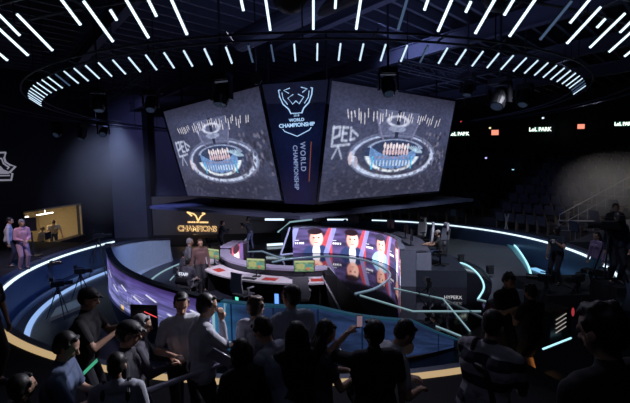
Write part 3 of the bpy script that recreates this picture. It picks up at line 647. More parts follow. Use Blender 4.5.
for px, py, dd, s, lb in ((221, 74, 9.5, 1.3, 'big black spotlight hanging in front of the left screen'), (98, 88, 12, 1.2, 'black spotlight with lit lens under the left part of the inner ring'), (388, 68, 10, 1.2, 'black spotlight above the right screen'), (500, 78, 12, 1.6, 'black spotlight under the right part of the inner ring'), (525, 84, 12.5, 1.2, 'small black spotlight furthest right under the ring'), (468, 74, 12, 1.1, 'spotlight above the right screen corner'), (58, 122, 18, 1.2, 'leftmost of three small spotlights over the hazy wall'), (82, 124, 18, 1.2, 'middle of three small spotlights over the hazy wall'), (103, 122, 18, 1.2, 'rightmost of three small spotlights over the hazy wall'), (150, 90, 14, 1.3, 'dark spotlight above the upper left corner of the left screen')):
    moving_head(atd(px, py, dd), random.uniform(-1, 1), random.uniform(.2, 1.), lb, s)
p = atd(256, 78, 11); r = empty('hanging_speaker', p, 0, 'round dark grille speaker at the top corner of the left screen', 'speaker')
MB().tube((0, -.02, 0), (0, .2, 0), .17, .14, 20).build('cabinet', PLAST, r); w = MB()
for i in range(-4, 5):
    h = math.sqrt(max(0, .16 ** 2 - (i * .035) ** 2)); w.box((i * .035, -.03, 0), (.008, .01, 2 * h)); w.box((0, -.03, i * .035), (2 * h, .01, .008))
w.build('grille', mat('grille', (.2, .2, .26), .5), r); MB().tube((0, .1, 0), (0, .1, ZC - p.z), .02, n=6).build('hanger_pipe', DARK, r)
p = atd(290, -3, 7.0); r = empty('dome_camera', p, 0, 'black dome hanging at the top centre of the picture', 'camera'); MB().ell((0, 0, 0), (.30, .30, .27)).build('dome', PLAST, r, True); MB().tube((0, 0, .2), (0, 0, ZC - p.z), .04).build('hanger_pipe', DARK, r)
p = atd(504, -6, 6.5); r = empty('dome_camera', p, 0, 'black dome hanging at the top edge, right half', 'camera'); MB().ell((0, 0, 0), (.34, .34, .26)).build('dome', PLAST, r, True); MB().tube((0, 0, .2), (0, 0, ZC - p.z), .04).build('hanger_pipe', DARK, r)
# dark flying truss pieces behind the ring
for k, (a, b, lb) in enumerate(((atd(20, 100, 17), atd(160, 92, 17), 'straight dark lattice truss left, above the three small spotlights'), (atd(110, 98, 14), atd(160, 62, 12), 'dark lattice truss slanting up beside the left screen'), (atd(420, 60, 15), atd(580, 82, 15), 'straight dark lattice truss right of the right screen'), (atd(400, 68, 12), atd(475, 84, 12), 'short dark lattice truss above the right screen corner'))):
    r = empty('lattice_truss', (0, 0, 0), 0, lb, 'truss'); w = MB(); dd = (b - a); up = Vector((0, 0, .28)); bk = Vector((0, .28, 0))
    for o_ in (Vector(), up, bk, up + bk): w.tube(a + o_, b + o_, .022, n=6)
    w.build('chords', TR, r); w = MB(); n_ = int(dd.length / .3)
    for i in range(n_):
        p, q = a + dd * i / n_, a + dd * (i + 1) / n_; w.tube(p, q + up, .012, n=5); w.tube(p + up + bk, q + bk, .012, n=5); w.tube(p, p + bk, .01, n=5)
    w.build('lattice', TR, r)
    for t in (.1, .9): p = a + dd * t + up; MB().tube(p, (p.x, p.y, ZC), .015, n=6).build('hanger_wire', DARK, r)

# ------------------------------------------------------------------ grandstand right
tier = MB()
NR = 9
for k in range(NR):
    tier.arc([(11.0 + .95 * k, FZ), (11.0 + .95 * k, -.25 + .42 * k), (11.0 + .95 * (k + 1) + (.8 if k == NR - 1 else 0), -.25 + .42 * k), (11.0 + .95 * (k + 1) + (.8 if k == NR - 1 else 0), FZ)], 97, 170, 40)
tag(tier.build('grandstand', mat('stand_concrete', (.035, .036, .05), .8)), 'dark stepped grandstand rising behind the ring on the right', 'grandstand')
sn = MB(); struct(MB().arc([(20.3, FZ), (20.3, ZC), (20.5, ZC), (20.5, FZ)], 96, 172, 40).build('wall_stand', WALL))
tag(MB().arc([(9.75, FZ), (9.75, -.25), (10.98, -.25), (10.98, FZ)], 93, 178, 40).build('stand_aisle', CARPET), 'dark aisle between the ring wall and the first row of seats', 'aisle')
ST = mat('seat_fabric', (.055, .062, .10), .7); ST2 = mat('seat_shell', (.05, .05, .07), .5)
def stand_seat():
    r = empty('stadium_chair', (0, 0, 0), 0, 'empty dark blue folding seat in the grandstand', 'seat', 'folding seats of the grandstand')
    w = MB(); w.sweep([[(-x, .20 + .12 * t, z), (x, .20 + .12 * t, z), (x, .27 + .12 * t, z), (-x, .27 + .12 * t, z)] for x, z, t in ((.21, .42, 0), (.235, .6, .3), (.235, .8, .7), (.19, .88, .9))]); w.build('backrest', ST, r, bevel=.02)
    MB().box((0, .0, .44), (.46, .42, .09)).build('seat_cushion', ST, r, bevel=.03)
    for s_ in (-1, 1): MB().box((s_ * .265, .08, .62), (.05, .34, .05)).box((s_ * .265, .16, .30), (.04, .10, .60)).build('armrest', mat('arm_tan', (.16, .12, .10), .5), r)
    return r
proto = None
for k in range(NR):
    R = 11.5 + .95 * k; step = math.degrees(.60 / R)
    a = 99.0
    while a < 166:
        if abs(a - 126) > math.degrees(.62 / R) and abs(a - 104) > math.degrees(.7 / R):
            o = proto if proto is None else None
            if proto is None: proto = stand_seat(); o = proto
            else: o = copy_tree(proto)
            o.location = pol(a, R, -.25 + .42 * k); o.rotation_euler = (0, 0, math.radians(a) )
        a += step
# handrails
def railing(pts, h, label, posts=6, m_=GREY, r_=.03):
    r = empty('handrail', (0, 0, 0), 0, label, 'railing'); pts = [Vector(p) for p in pts]
    MB().path([p for p in pts], r_, 8).build('top_rail', m_, r)
    MB().path([p - Vector((0, 0, h * .5)) for p in pts], r_ * .5, 8).build('mid_rail', m_, r)
    L = pts[-1] - pts[0]
    for i in range(posts):
        p = pts[0] + L * i / (posts - 1); MB().tube(p, p - Vector((0, 0, h)), r_ * .45, n=8).build('post', m_, r)
    return r
RAILM = mat('rail_pale', (.45, .45, .48), .4, .2)
railing([(10.45, 17.0, .87), (14.6, 18.4, 2.45)], .9, 'pale sloping stair handrail with balusters in front of the right seats', 9, RAILM, .026)
railing([(10.4, 17.0, .62), (12.6, 16.9, .55)], .85, 'pale level handrail at the foot of the right stairs', 4, RAILM, .03)
tag(MB().add([(9.9, 16.0, -.25), (12.8, 16.3, .7), (13.2, 15.2, .7), (10.2, 14.6, -.25)], [(0, 1, 2, 3)]).prism([(9.9, 16.0), (12.8, 16.3), (13.2, 15.2), (10.2, 14.6)], FZ, -.26).build('stair_slab', mat('stair_slab', (.10, .10, .11), .6)), 'grey sloping slab below the right handrail', 'ramp')
# signs on the stand wall
def sign(px, py, d_, w_, h_, m_, label, txt=None, tm=None):
    p = atd(px, py, d_); r = empty('sign', p, 0, label, 'sign'); ww, hh = w_ * d_ / F, h_ * d_ / F
    MB().box((0, .03, 0), (ww + .06, .06, hh + .06)).build('sign_box', BLACK, r)
    if m_: MB().box((0, -.005, 0), (ww, .012, hh)).build('sign_face', m_, r)
    if txt: text('sign_lettering', txt, hh * 1.15, tm, frame(Vector((0, -.02, 0)), (1, 0, 0), (0, 0, 1)), r, .004, bold=.012)
    return r
SW = emat('sign_white', (.8, .95, .85), 1.8); SO = emat('sign_orange', (1., .30, .2), 1.2); SB = emat('sign_back', (.05, .3, .2), .25)
sign(459, 134, 28, 15, 4, SB, 'long lit sign with white letters just right of the right screen', 'LoL PARK', SW)
sign(495, 132.5, 28, 7, 5, SO, 'small orange square sign, left of two on the far wall')
sign(540, 129.5, 27, 13, 4.5, SB, 'white lettered sign between the two orange signs', 'LoL PARK', SW)
sign(581, 126.5, 23.3, 7, 4.5, SO, 'small orange square sign, right of two on the far wall')
sign(624, 124, 20.6, 15, 4, SB, 'white lettered sign at the right edge of the picture', 'LoL PARK', SW)
# small lights along the truss on the far wall
for i, (px, py, c) in enumerate(((461, 122, (1, .1, .15)), (490, 128, (.8, .7, .4)), (513, 170, (.4, .8, 1.)), (543, 118, (.7, .8, 1)), (620, 105, (.7, .7, 1)), (486, 158, (.5, .5, 1)))):
    tag(MB().box(atd(px, py, 25), (.09, .09, .09)).build('indicator_light', emat('ind%d' % i, c, 1.4)), ['tiny red light beside the right screen', 'tiny pale light left of the left orange sign', 'tiny light among the seats right of the aisle', 'tiny white light above the middle sign', 'tiny light high on the far right', 'tiny violet light above the seats'][i], 'light')

# ------------------------------------------------------------------ left: wall emblem, office, pillar, backdrop
WL = mat('emblem_white', (.55, .55, .62), .5, emit=(.6, .6, .75), es=.30)
def lw_(px, py):      # point on the left wall
    r_ = ray(px, py); t = (X0 + .03) / r_.x; return Vector((X0 + .03, r_.y * t, CAMZ + r_.z * t))
em = empty('wall_emblem', (0, 0, 0), 0, 'pale outlined crown shaped emblem on the dark left wall', 'emblem')
out_ = [(-14, 153), (5.5, 152.5), (4.2, 158), (5.5, 162), (10, 165), (15.5, 166.5), (9.5, 172.5), (12.5, 173.5), (11.2, 180), (-14, 180.5)]
w = MB(); w.path([lw_(*p) for p in out_], .045, 6); w.build('emblem_outline', WL, em)
w = MB(); w.path([lw_(-14, 158), lw_(1.5, 158.5), lw_(3.5, 163.5), lw_(9, 167.3), lw_(7.5, 168.8)], .035, 6); w.build('emblem_outline', WL, em)
a_ = [lw_(-14, 166), lw_(0, 166), lw_(3, 169.5), lw_(8, 171.5), lw_(8.5, 174), lw_(-14, 174)]
w = MB(); w.add(a_ + [p + Vector((.03, 0, 0)) for p in a_], [tuple(range(6)), tuple(range(11, 5, -1))] + [(i, (i + 1) % 6, 6 + (i + 1) % 6, 6 + i) for i in range(6)]); w.build('emblem_fill', WL, em)
w = MB(); w.path([lw_(-14, 176), lw_(9.5, 175.5)], .03, 6); w.build('emblem_outline', WL, em)
# office room behind the opening
OF = mat('office_wall', (.50, .43, .30), .7)
w = MB(); w.box((X0 - 3.3, 21.4, 0), (.1, 7, 3.4)); w.box((X0 - 1.75, 17.95, 0), (3.1, .1, 3.4)); w.box((X0 - 1.75, 24.9, 0), (3.1, .1, 3.4)); w.box((X0 - 1.75, 21.4, -1.65), (3.1, 7, .1)); w.box((X0 - 1.75, 21.4, 1.65), (3.1, 7, .1))
struct(w.build('wall_office', OF))
w = MB(); w.box((X0 + .02, (OY0 + OY1) / 2, OZ1 + .04), (.1, OY1 - OY0 + .16, .08)); w.box((X0 + .02, OY0 - .04, .1), (.1, .08, 2.1)); w.box((X0 + .02, OY1 + .04, .1), (.1, .08, 2.1))
struct(w.build('trim_1', mat('office_trim', (.35, .28, .18), .5)))
ct = empty('office_counter', (0, 0, 0), 0, 'dark counter across the lower edge of the warm lit office opening', 'counter')
MB().box((X0 + .05, (OY0 + OY1) / 2, -.62), (.5, OY1 - OY0, .06)).build('counter_top', DARK, ct); MB().box((X0 + .12, (OY0 + OY1) / 2, -.9), (.3, OY1 - OY0, .5)).build('counter_front', BLACK, ct)
for yy, lb in ((20.0, 'left lit ceiling tube inside the warm office'), (22.0, 'right lit ceiling tube inside the warm office')):
    tag(MB().box((X0 - 1.2, yy + .4, .80), (.08, 1.3, .05)).box((X0 - 1.2, yy + .4, 1.2), (.02, .02, .8)).build('office_lamp', emat('office_tube', (1., .95, .85), 5.)), lb, 'lamp', 'lamps in the office')
# pillar and backdrop
tag(MB().box((-6.2, 24.4, FZ + .012), (9.0, 4.0, .02)).build('added_matt_carpet', mat('added_matt_carpet', (.03, .03, .036), .95, spec=.1)), 'added dark matt carpet dulling the gold reflection before the backdrop', 'carpet')  # added so the floor does not mirror the gold letters
tag(MB().box((-12.0, 26.2, 3.5), (2.15, .8, 9.4)).build('lit_pillar', mat('pillar_blue', (.06, .068, .115), .7, nscale=1.5)), 'wide pale blue lit pillar beside the stage entrance', 'pillar')
bk = empty('backdrop_wall', (0, 0, 0), 0, 'dark grey backdrop wall carrying the glowing gold championship lettering', 'wall')
MB().box((-7.7, 26.6, .1), (6.3, .2, 2.6)).build('backdrop_panel', mat('backdrop', (.10, .09, .095), .7), bk)
tag(MB().box((-2.2, 26.9, .1), (4.6, .2, 2.6)).build('backdrop_wing', mat('backdrop2', (.05, .05, .065), .7)), 'plain darker backdrop panel behind the cameraman on stage', 'wall')
GOLD = emat('gold_glow', (1., .62, .26), 1.5); GOLDB = mat('gold_letter', (.5, .38, .15), .4)
def on(px, py): return atd(px, py, 26.45)
xd, yd = Vector((1, 0, -.035)), Vector((0, 0, 1))
lg = empty('gold_logo', (0, 0, 0), 0, 'glowing gold CHAMPIONS lettering with a winged emblem on the backdrop', 'sign')
text('lettering', 'CHAMPIONS', .50, GOLD, frame(on(197, 229), xd, yd), lg, .01, .88, bold=.02)
text('lettering', 'CHAMPIONS', .50, mat('letter_face', (.12, .11, .12), .5), frame(on(197, 229) + Vector((0, -.04, 0)), xd, yd), lg, .01, .88)
text('lettering', 'LEAGUE OF LEGENDS', .13, GOLD, frame(on(198, 222.3), xd, yd), lg, .01, 1.1, bold=.008)
text('lettering', 'KOREA', .19, GOLD, frame(on(199, 235.8), xd, yd), lg, .01, 1.3, bold=.01)
w = MB()
for a, b in (((187, 212), (194, 214)), ((194, 214), (196, 216)), ((196, 216), (198, 221)), ((198, 221), (201, 216)), ((201, 216), (205, 213.5)), ((205, 213.5), (202, 213)), ((187, 212), (192, 216))): w.tube(on(*a), on(*b), .045, n=6)
w.build('winged_emblem', GOLD, lg)
# low seats rail in front of the backdrop
tag(MB().path([on(160, 250), on(178, 252), on(190, 244)], .04).build('backdrop_light', mat('faint3', (.1, .1, .1), .5, emit=(.3, .35, .45), es=.3)), 'faint grey line light at the foot of the gold lettered backdrop', 'light strip')

# ------------------------------------------------------------------ PEOPLE
SKIN = mat('skin', (.46, .27, .19), .55, nscale=20, noise=.06)
HAIRM = mat('hair_black', (.012, .010, .010), .5)
HAIRG = mat('hair_grey', (.20, .20, .22), .6); HAIRB = mat('hair_brown', (.06, .03, .02), .5)
SHOE = mat('shoe', (.06, .06, .07), .5)
def remesh(mb, name, material, parent, vox, smooth=3):
    me = bpy.data.meshes.new(name); me.from_pydata(mb.v, [], mb.f); o = bpy.data.objects.new(name, me); COL.objects.link(o)
    m1 = o.modifiers.new('r', 'REMESH'); m1.mode = 'VOXEL'; m1.voxel_size = vox; m1.use_smooth_shade = True
    m2 = o.modifiers.new('s', 'SMOOTH'); m2.factor = .5; m2.iterations = smooth
    bpy.context.view_layer.update()
    me2 = bpy.data.meshes.new_from_object(o.evaluated_get(bpy.context.evaluated_depsgraph_get())); bpy.data.objects.remove(o)
    me2.name = name; me2.materials.clear(); me2.materials.append(material); me2.shade_smooth()
    return link(bpy.data.objects.new(name, me2), parent)
def ik(a, b, l1, l2, hint):
    a, b = Vector(a), Vector(b); d = b - a; L = min(d.length, (l1 + l2) * .995); dn = d.normalized(); b = a + dn * L
    x = (L * L + l1 * l1 - l2 * l2) / (2 * L); h = math.sqrt(max(0, l1 * l1 - x * x)); hv = Vector(hint); hv = (hv - dn * hv.dot(dn)).normalized()
    return a + dn * x + hv * h, b
def gp(px, py, ztop, zf_=0.): return ('HEAD', px, py, zf_)
def person(loc, yaw, label, H=1.72, shirt=(.05, .05, .06), pants=(.03, .03, .04), sleeve=.6, hair='short', hairm=None, lean=.05, hp=0., hy=0., lh=None, rh=None,
           sit=False, legs=None, vox=.010, fem=False, shorts=False, group=None, skinm=None, extra=None, stripes=None, cat='person', build=1.):
    hl = None
    if loc[0] == 'HEAD': hl, loc = loc, (0, 0, loc[3])
    r = empty('person', loc, math.radians(yaw), label, cat, group); s = H / 1.72; r.scale = (s, s, s); skinm = skinm or SKIN
    B = MB(); SH = MB(); PT = MB(); HR = MB()
    sw = (.86 if fem else 1.) * build
    P = Vector((0, 0, .52 if sit else .93)); sd = Vector((0, math.sin(lean), math.cos(lean)))
    S = P + sd * .475; NB = P + sd * .53; CH = P + sd * .33; WA = P + sd * .16
    hd = Vector((0, math.sin(lean * .5 + hp * .4), math.cos(lean * .5 + hp * .4))); HC = NB + hd * .135 + Vector((0, .02, 0))
    HM = Matrix.Rotation(-hy, 3, 'Z') @ Matrix.Rotation(-(lean * .4 + hp), 3, 'X')
    if hl is not None:      # put the head where the photograph shows it
        q_ = at(hl[1], hl[2], loc[2] + s * (HC.z + .135)); o_ = Matrix.Rotation(math.radians(yaw), 3, 'Z') @ (HC * s)
        r.location = (q_.x - o_.x, q_.y - o_.y, loc[2])
    def h(x, y, z): return HC + HM @ Vector((x, y, z))
    # torso
    def torso(mb, e):
        for q in (-1, 1):
            mb.cap(P + Vector((q * .075 * sw, 0, 0)), .105 * build + e, WA + Vector((q * .055 * sw, .005, 0)), .092 * build + e)
            mb.cap(WA + Vector((q * .055 * sw, .005, 0)), .092 * build + e, CH + Vector((q * .085 * sw, 0, 0)), .108 * sw + e)
            mb.cap(CH + Vector((q * .085 * sw, 0, 0)), .108 * sw + e, S + Vector((q * .13 * sw, 0, -.03)), .066 + e)
        mb.cap(WA, .1 * build + e, CH, .10 + e)
        mb.cap(S + Vector((-.13 * sw, 0, -.02)), .062 + e, S + Vector((.13 * sw, 0, -.02)), .062 + e)
        mb.cap(S, .06 + e, NB, .05 + e * .8)
        if fem: [mb.ell(CH + Vector((q * .075, .085, .02)), (.055 + e, .05 + e, .055 + e)) for q in (-1, 1)]
    torso(B, 0); torso(SH, .014)
    B.cap(NB - sd * .04, .056, NB + hd * .07, .05)
    # head
    B.ell(h(0, -.008, .028), (.076, .095, .090), HM); B.ell(h(0, .018, -.035), (.060, .072, .078), HM)
    B.ell(h(0, .045, -.085), (.034, .034, .026), HM)
    B.cap(h(0, .088, .008), .010, h(0, .108, -.026), .016); 
    for q in (-1, 1):
        B.ell(h(q * .077, -.004, -.012), (.012, .022, .032), HM); B.cap(h(q * .012, .086, .026), .010, h(q * .05, .070, .024), .010)
        B.ell(h(q * .012, .097, -.03), (.010, .012, .008), HM)
    B.cap(h(-.018, .083, -.058), .009, h(.018, .083, -.058), .009)
    # arms
    for q, tgt in ((-1, lh), (1, rh)):
        a = S + Vector((q * .185 * sw, 0, -.03))
        t = P + Vector((q * .27, .06, -.10)) if tgt is None else Vector(tgt)
        if tgt is None and sit: t = P + Vector((q * .16, .34, .08))
        el, wr = ik(a, t, .29, .255, (q * .6, -.55, -.5))
        B.cap(a, .052, el, .039); B.cap(el, .041, wr, .026)
        n1 = (el - a); SH.cap(S + Vector((q * .12 * sw, 0, -.02)), .072, a, .064)
        if sleeve <= .6: SH.cap(a, .066, a + n1 * (sleeve / .6) * .75, .060)
        else: SH.cap(a, .066, el, .053); SH.cap(el, .053, wr - (wr - el) * .06, .038)
        # hand
        dr = (wr - el).normalized(); side = dr.cross(Vector((0, 0, 1))); side = side.normalized() if side.length > .1 else Vector((1, 0, 0)) 
        if tgt is None: side = Vector((0, 1, 0)); 
        up = side.cross(dr).normalized(); curl = up if up.z < 0 else -up
        if tgt is None: curl = Vector((-q, 0, 0))
        for k in (-1.5, -.5, .5, 1.5):
            kn = wr + dr * .085 + side * k * .019; B.cap(wr + dr * .015 + side * k * .010, .015, kn, .0115)
            ln = .042 - abs(k - .3) * .006; f1 = kn + (dr * .8 + curl * .45).normalized() * ln; f2 = f1 + (dr * .4 + curl * .85).normalized() * ln * .8
            B.cap(kn, .0105, f1, .0098); B.cap(f1, .0098, f2, .0088)
        th = side * (1 if (q > 0) == (side.x < 0) else -1); b0 = wr + dr * .03 + th * .022; b1 = b0 + (th * .7 + dr * .6 + curl * .25).normalized() * .04; B.cap(b0, .013, b1, .011); B.cap(b1, .011, b1 + (dr * .8 + curl * .5).normalized() * .03, .0095)
    # legs
    ft = []
    for q in (-1, 1):
        hp_ = P + Vector((q * .09, 0, -.03))
        if sit: kn, an = Vector((q * .14, .44, .51)), Vector((q * .14, .40, .09))
        else:
            an = Vector((q * .11, 0, .09)) if legs is None else Vector(legs[0 if q < 0 else 1]); kn, an = ik(hp_, an, .43, .43, (q * .05, 1, 0))
        B.cap(hp_, .088, kn, .056); B.cap(kn, .056, (kn + an) / 2 + Vector((0, -.012, 0)), .050); B.cap((kn + an) / 2 + Vector((0, -.012, 0)), .050, an, .036)
        B.cap(an, .036, an + Vector((0, .10, -.05)), .028)
        PT.cap(hp_, .104, kn, .070)
        if not shorts: PT.cap(kn, .072, an + Vector((0, 0, .02)), .058)
        f = MB(); f.cap(an + Vector((0, -.03, -.045)), .042, an + Vector((0, .13, -.055)), .036); ft.append(f)
    for q in (-1, 1): PT.cap(P + Vector((q * .07 * sw, 0, -.02)), .117 * build, P + Vector((q * .06 * sw, 0, .05)), .108 * build)
    body_ = remesh(B, 'body', skinm, r, vox if vox > .012 else .0085)
    shm = mat('cloth_%.3f_%.3f_%.3f' % shirt, shirt, .85, nscale=14, noise=.25); ptm = mat('cloth_%.3f_%.3f_%.3f' % pants, pants, .85, nscale=14, noise=.25)
    if stripes: shm = stripes
    remesh(SH, 'shirt', shm, r, vox); remesh(PT, 'shorts' if shorts else 'trousers', ptm, r, vox)
    for f in ft: remesh(f, 'shoe', SHOE, r, .009)
    hairm = hairm or HAIRM
    if hair in ('cap',):
        C = MB(); C.ell(h(0, -.01, .060), (.088, .108, .075), HM); C.cap(h(-.05, .10, .055), .010, h(.05, .10, .055), .010); C.cap(h(-.04, .14, .045), .008, h(.04, .14, .045), .008); C.cap(h(0, .08, .055), .03, h(0, .14, .047), .01)
        remesh(C, 'cap', hairm, r, .009, 1); HR.ell(h(0, -.035, .01), (.082, .085, .085), HM); remesh(HR, 'hair', HAIRM, r, .010)
    elif hair != 'bald':
        HR.ell(h(0, -.040, .048), (.085, .090, .088), HM); HR.ell(h(0, -.052, .0), (.080, .070, .085), HM)
        HR.cap(h(-.04, .040, .096), .020, h(.04, .040, .096), .020)
        for q in (-1, 1): HR.cap(h(q * .076, .01, .05), .018, h(q * .078, .0, .0), .012)
        if hair == 'tuft':
            for i in range(10):
                a = i * .63; HR.cap(h(.03 * math.cos(a), -.02 + .04 * math.sin(a), .10), .035, h(.052 * math.cos(a), -.03 + .06 * math.sin(a), .108 + .012 * math.sin(i * 2.4)), .026)
        if hair == 'long':
            for q in (-1, -.4, .4, 1):
                HR.cap(h(q * .065, -.045, .02), .048, NB + Vector((q * .085, -.07, -.05)), .05); HR.cap(NB + Vector((q * .085, -.07, -.05)), .05, NB + Vector((q * .07, -.10, -.22)), .035)
        if hair == 'bob':
            for q in (-1, -.4, .4, 1): HR.cap(h(q * .07, -.03, .02), .045, h(q * .075, -.04, -.09), .035)
        remesh(HR, 'hair', hairm, r, .010)
    if vox <= .012:
        for q in (-1, 1):
            e = MB(); e.ell(h(q * .031, .079, .006), (.012, .008, .007), HM, 10, 8); e.build('eye', mat('eye', (.03, .02, .02), .3), body_, True)
        e = MB(); e.ell(h(0, .089, -.058), (.022, .006, .006), HM, 10, 8); e.build('mouth', mat('lips', (.32, .12, .10), .5), body_, True)
    r['_'] = 0; del r['_']
    return r, dict(h=h, HM=HM, NB=NB, S=S, P=P, HC=HC, r=r, s=s)
def stand_at(px, py, ztop): return at(px, py, ztop)
def gp(px, py, ztop, zf_=0.): return ('HEAD', px, py, zf_)
def phone(loc, yaw, pitch, label, em_=(.1, .9, .6), es=1.5, flip=False):
    r = empty('mobile_phone', loc, math.radians(yaw), label, 'phone'); r.rotation_euler = (pitch, 0, math.radians(yaw))
    MB().box((0, 0, 0), (.075, .009, .15)).build('phone_case', PLAST, r, bevel=.003)
    MB().box((0, -.0055, 0), (.066, .002, .135)).build('phone_display', emat('ph_%.1f_%.1f_%.1f' % em_, em_, es), r)
    return r
V = .010
# --- the front crowd (standing on the walkway)
person(gp(181, 293, 1.72), -150, 'man in a pale shirt and lanyard, looking down right, left of the man with glasses', 1.66, (.42, .43, .48), (.03, .03, .04), .55, lean=.06, hp=.3, hy=.15, lh=(-.12, .30, 1.12), rh=(.14, .28, 1.10), vox=V)
r_, I = person(gp(207, 293, 1.74), -62, 'stout man in glasses and a crumpled light shirt, hand at his chin', 1.74, (.40, .41, .48), (.02, .02, .03), .75, lean=.10, hp=.25, rh=(.05, .22, 1.42), lh=(-.05, .34, 1.10), vox=V, build=1.15)
g = MB(); [g.path([I['h'](q * .031 + .02 * math.cos(a), .098, .004 + .016 * math.sin(a)) for a in np.linspace(0, 6.28, 12)], .003, 5) for q in (-1, 1)]; g.path([I['h'](-.011, .1, .006), I['h'](.011, .1, .006)], .003, 5); [g.path([I['h'](q * .05, .095, .006), I['h'](q * .08, .0, .006)], .003, 5) for q in (-1, 1)]; g.build('eyeglasses', PLAST, r_)
person(gp(256, 296, 1.66), -35, 'person with brown hair in a grey shirt watching the stage, seen from behind', 1.66, (.20, .20, .25), (.02, .02, .03), .6, hair='tuft', hairm=HAIRB, lean=.05, hp=.15, vox=V, build=1.05)
person(gp(290, 284, 1.78), 25, 'tall man in a light grey collared shirt seen from behind, right of centre left', 1.78, (.36, .40, .50), (.02, .02, .03), .6, lean=.02, hp=.05, hy=-.5, vox=V)
r_, I = person(gp(262, 317, 1.50), 60, 'older man leaning forward over a phone, dark vest with white sleeves', 1.68, (.26, .28, .36), (.02, .02, .03), .95, hair='short', hairm=HAIRM, lean=.42, hp=.6, lh=(-.12, .50, 1.10), rh=(.08, .50, 1.08), vox=V)
person(gp(296, 320, 1.62), 10, 'woman with long black hair in black, front row centre, back to us', 1.62, (.012, .012, .016), (.012, .012, .016), .95, hair='long', lean=.04, hp=.1, vox=V, fem=True, build=1.15)
r_, I = person(gp(326, 320, 1.60), -72, 'woman with long black hair in profile looking down at her phone', 1.60, (.06, .06, .08), (.03, .05, .07), .4, hair='long', lean=.06, hp=.5, lh=(-.08, .34, 1.12), rh=(.08, .36, 1.12), vox=V, fem=True)
phone(atd(344, 356, r_.location.y - .06), 90, -.6, 'phone held low by the long haired woman in profile', (.5, .5, .6), .5)
r_, I = person(gp(373, 318, 1.70), 8, 'dark dressed man filming the stage with a raised phone', 1.70, (.014, .014, .02), (.012, .012, .02), .5, hair='short', lean=.04, hp=.0, hy=-.25, lh=(-.17, .34, 1.48), vox=V, build=1.08)
ph = phone(atd(359.5, 321, r_.location.y + .33), 4, .1, 'phone with a bright pinkish picture raised by the dark dressed man', (.6, .4, .5), .3); ph.scale = (.8, 1, .8)
person(gp(405, 320, 1.36), -75, 'man in a white shirt bending forward, right of the raised phone', 1.72, (.55, .55, .60), (.03, .03, .04), .5, lean=.75, hp=.45, lh=(-.1, .55, .95), rh=(.1, .55, .92), vox=V)
# striped shirt
sm = bpy.data.materials.new('striped_cloth'); sm.use_nodes = True; nt = sm.node_tree; b = nt.nodes['Principled BSDF']; b.inputs['Roughness'].default_value = .9
tc = nt.nodes.new('ShaderNodeTexCoord'); sx = nt.nodes.new('ShaderNodeSeparateXYZ'); mm = nt.nodes.new('ShaderNodeMath'); mm.operation = 'MULTIPLY'; mm.inputs[1].default_value = 6.2
fr_ = nt.nodes.new('ShaderNodeMath'); fr_.operation = 'FRACT'; gt = nt.nodes.new('ShaderNodeMath'); gt.operation = 'GREATER_THAN'; gt.inputs[1].default_value = .5
mix = nt.nodes.new('ShaderNodeMix'); mix.data_type = 'RGBA'; mix.inputs['A'].default_value = (.03, .03, .05, 1); mix.inputs['B'].default_value = (.40, .37, .42, 1)
nt.links.new(tc.outputs['Object'], sx.inputs[0]); nt.links.new(sx.outputs['Z'], mm.inputs[0]); nt.links.new(mm.outputs[0], fr_.inputs[0]); nt.links.new(fr_.outputs[0], gt.inputs[0]); nt.links.new(gt.outputs[0], mix.inputs['Factor']); nt.links.new(mix.outputs['Result'], b.inputs['Base Color'])
r_, I = person(gp(494, 310, 1.76), -50, 'man in a black and grey striped shirt with a shoulder strap', 1.76, (.3, .3, .3), (.25, .24, .28), .6, lean=.22, hp=.35, lh=(-.05, .36, 1.08), rh=(.08, .38, 1.08), vox=V, build=1.2, stripes=sm)
g = MB(); S_ = I['S']; P_ = I['P']; g.path(spline([P_ + Vector((.17, -.12, .05)), P_ + Vector((.06, -.11, .2)) + (S_ - P_) * .3, S_ + Vector((-.09, -.12, -.1)), S_ + Vector((-.11, -.02, .06)), S_ + Vector((-.08, .10, -.08))]), .022, 8); g.build('shoulder_strap', BLACK, r_)
# two boys in black on the steps
person(gp(509, 273, 1.52, -.42), -155, 'boy in a black shirt looking down at his hands, beside the other boy', 1.72, (.010, .010, .013), (.012, .012, .016), .5, hair='tuft', lean=.08, hp=.5, lh=(-.05, .28, 1.22), rh=(.06, .28, 1.22), vox=V, shorts=True)
person(gp(530, 284, 1.42, -.42), 20, 'boy in black shirt and shorts seen from behind, bare legs lit warm', 1.62, (.010, .010, .013), (.012, .012, .016), .5, hair='tuft', lean=.04, hp=.25, lh=(-.1, .28, 1.15), rh=(.1, .28, 1.15), vox=V, shorts=True)
# left group
r_, I = person(gp(88, 287, 1.74), -78, 'man in a black cap and black shirt holding a camera, left', 1.74, (.012, .012, .016), (.02, .02, .03), .5, hair='cap', hairm=BLACK, lean=.10, hp=.2, lh=(-.1, .38, 1.22), rh=(.1, .36, 1.22), vox=V, build=1.15)
def hand_camera(loc, yaw, label):
    r = empty('photo_camera', loc, math.radians(yaw), label, 'camera'); MB().box((0, 0, 0), (.14, .07, .10)).build('camera_body', PLAST, r, bevel=.01); MB().tube((0, .03, 0), (0, .15, 0), .038, .042, 16).build('lens', PLAST, r); MB().box((0, 0, .06), (.06, .06, .03)).build('viewfinder', PLAST, r, bevel=.005); return r
hand_camera(r_.matrix_basis @ Vector((0, .46, 1.24)), -78, 'black photo camera held by the man in the black cap')
person(gp(-16, 266, 1.74), -100, 'dark figure cut by the left picture edge, arm hanging at the gold band', 1.74, (.012, .012, .02), (.02, .02, .02), .5, lean=.05, rh=(.3, .30, 1.0), vox=V)
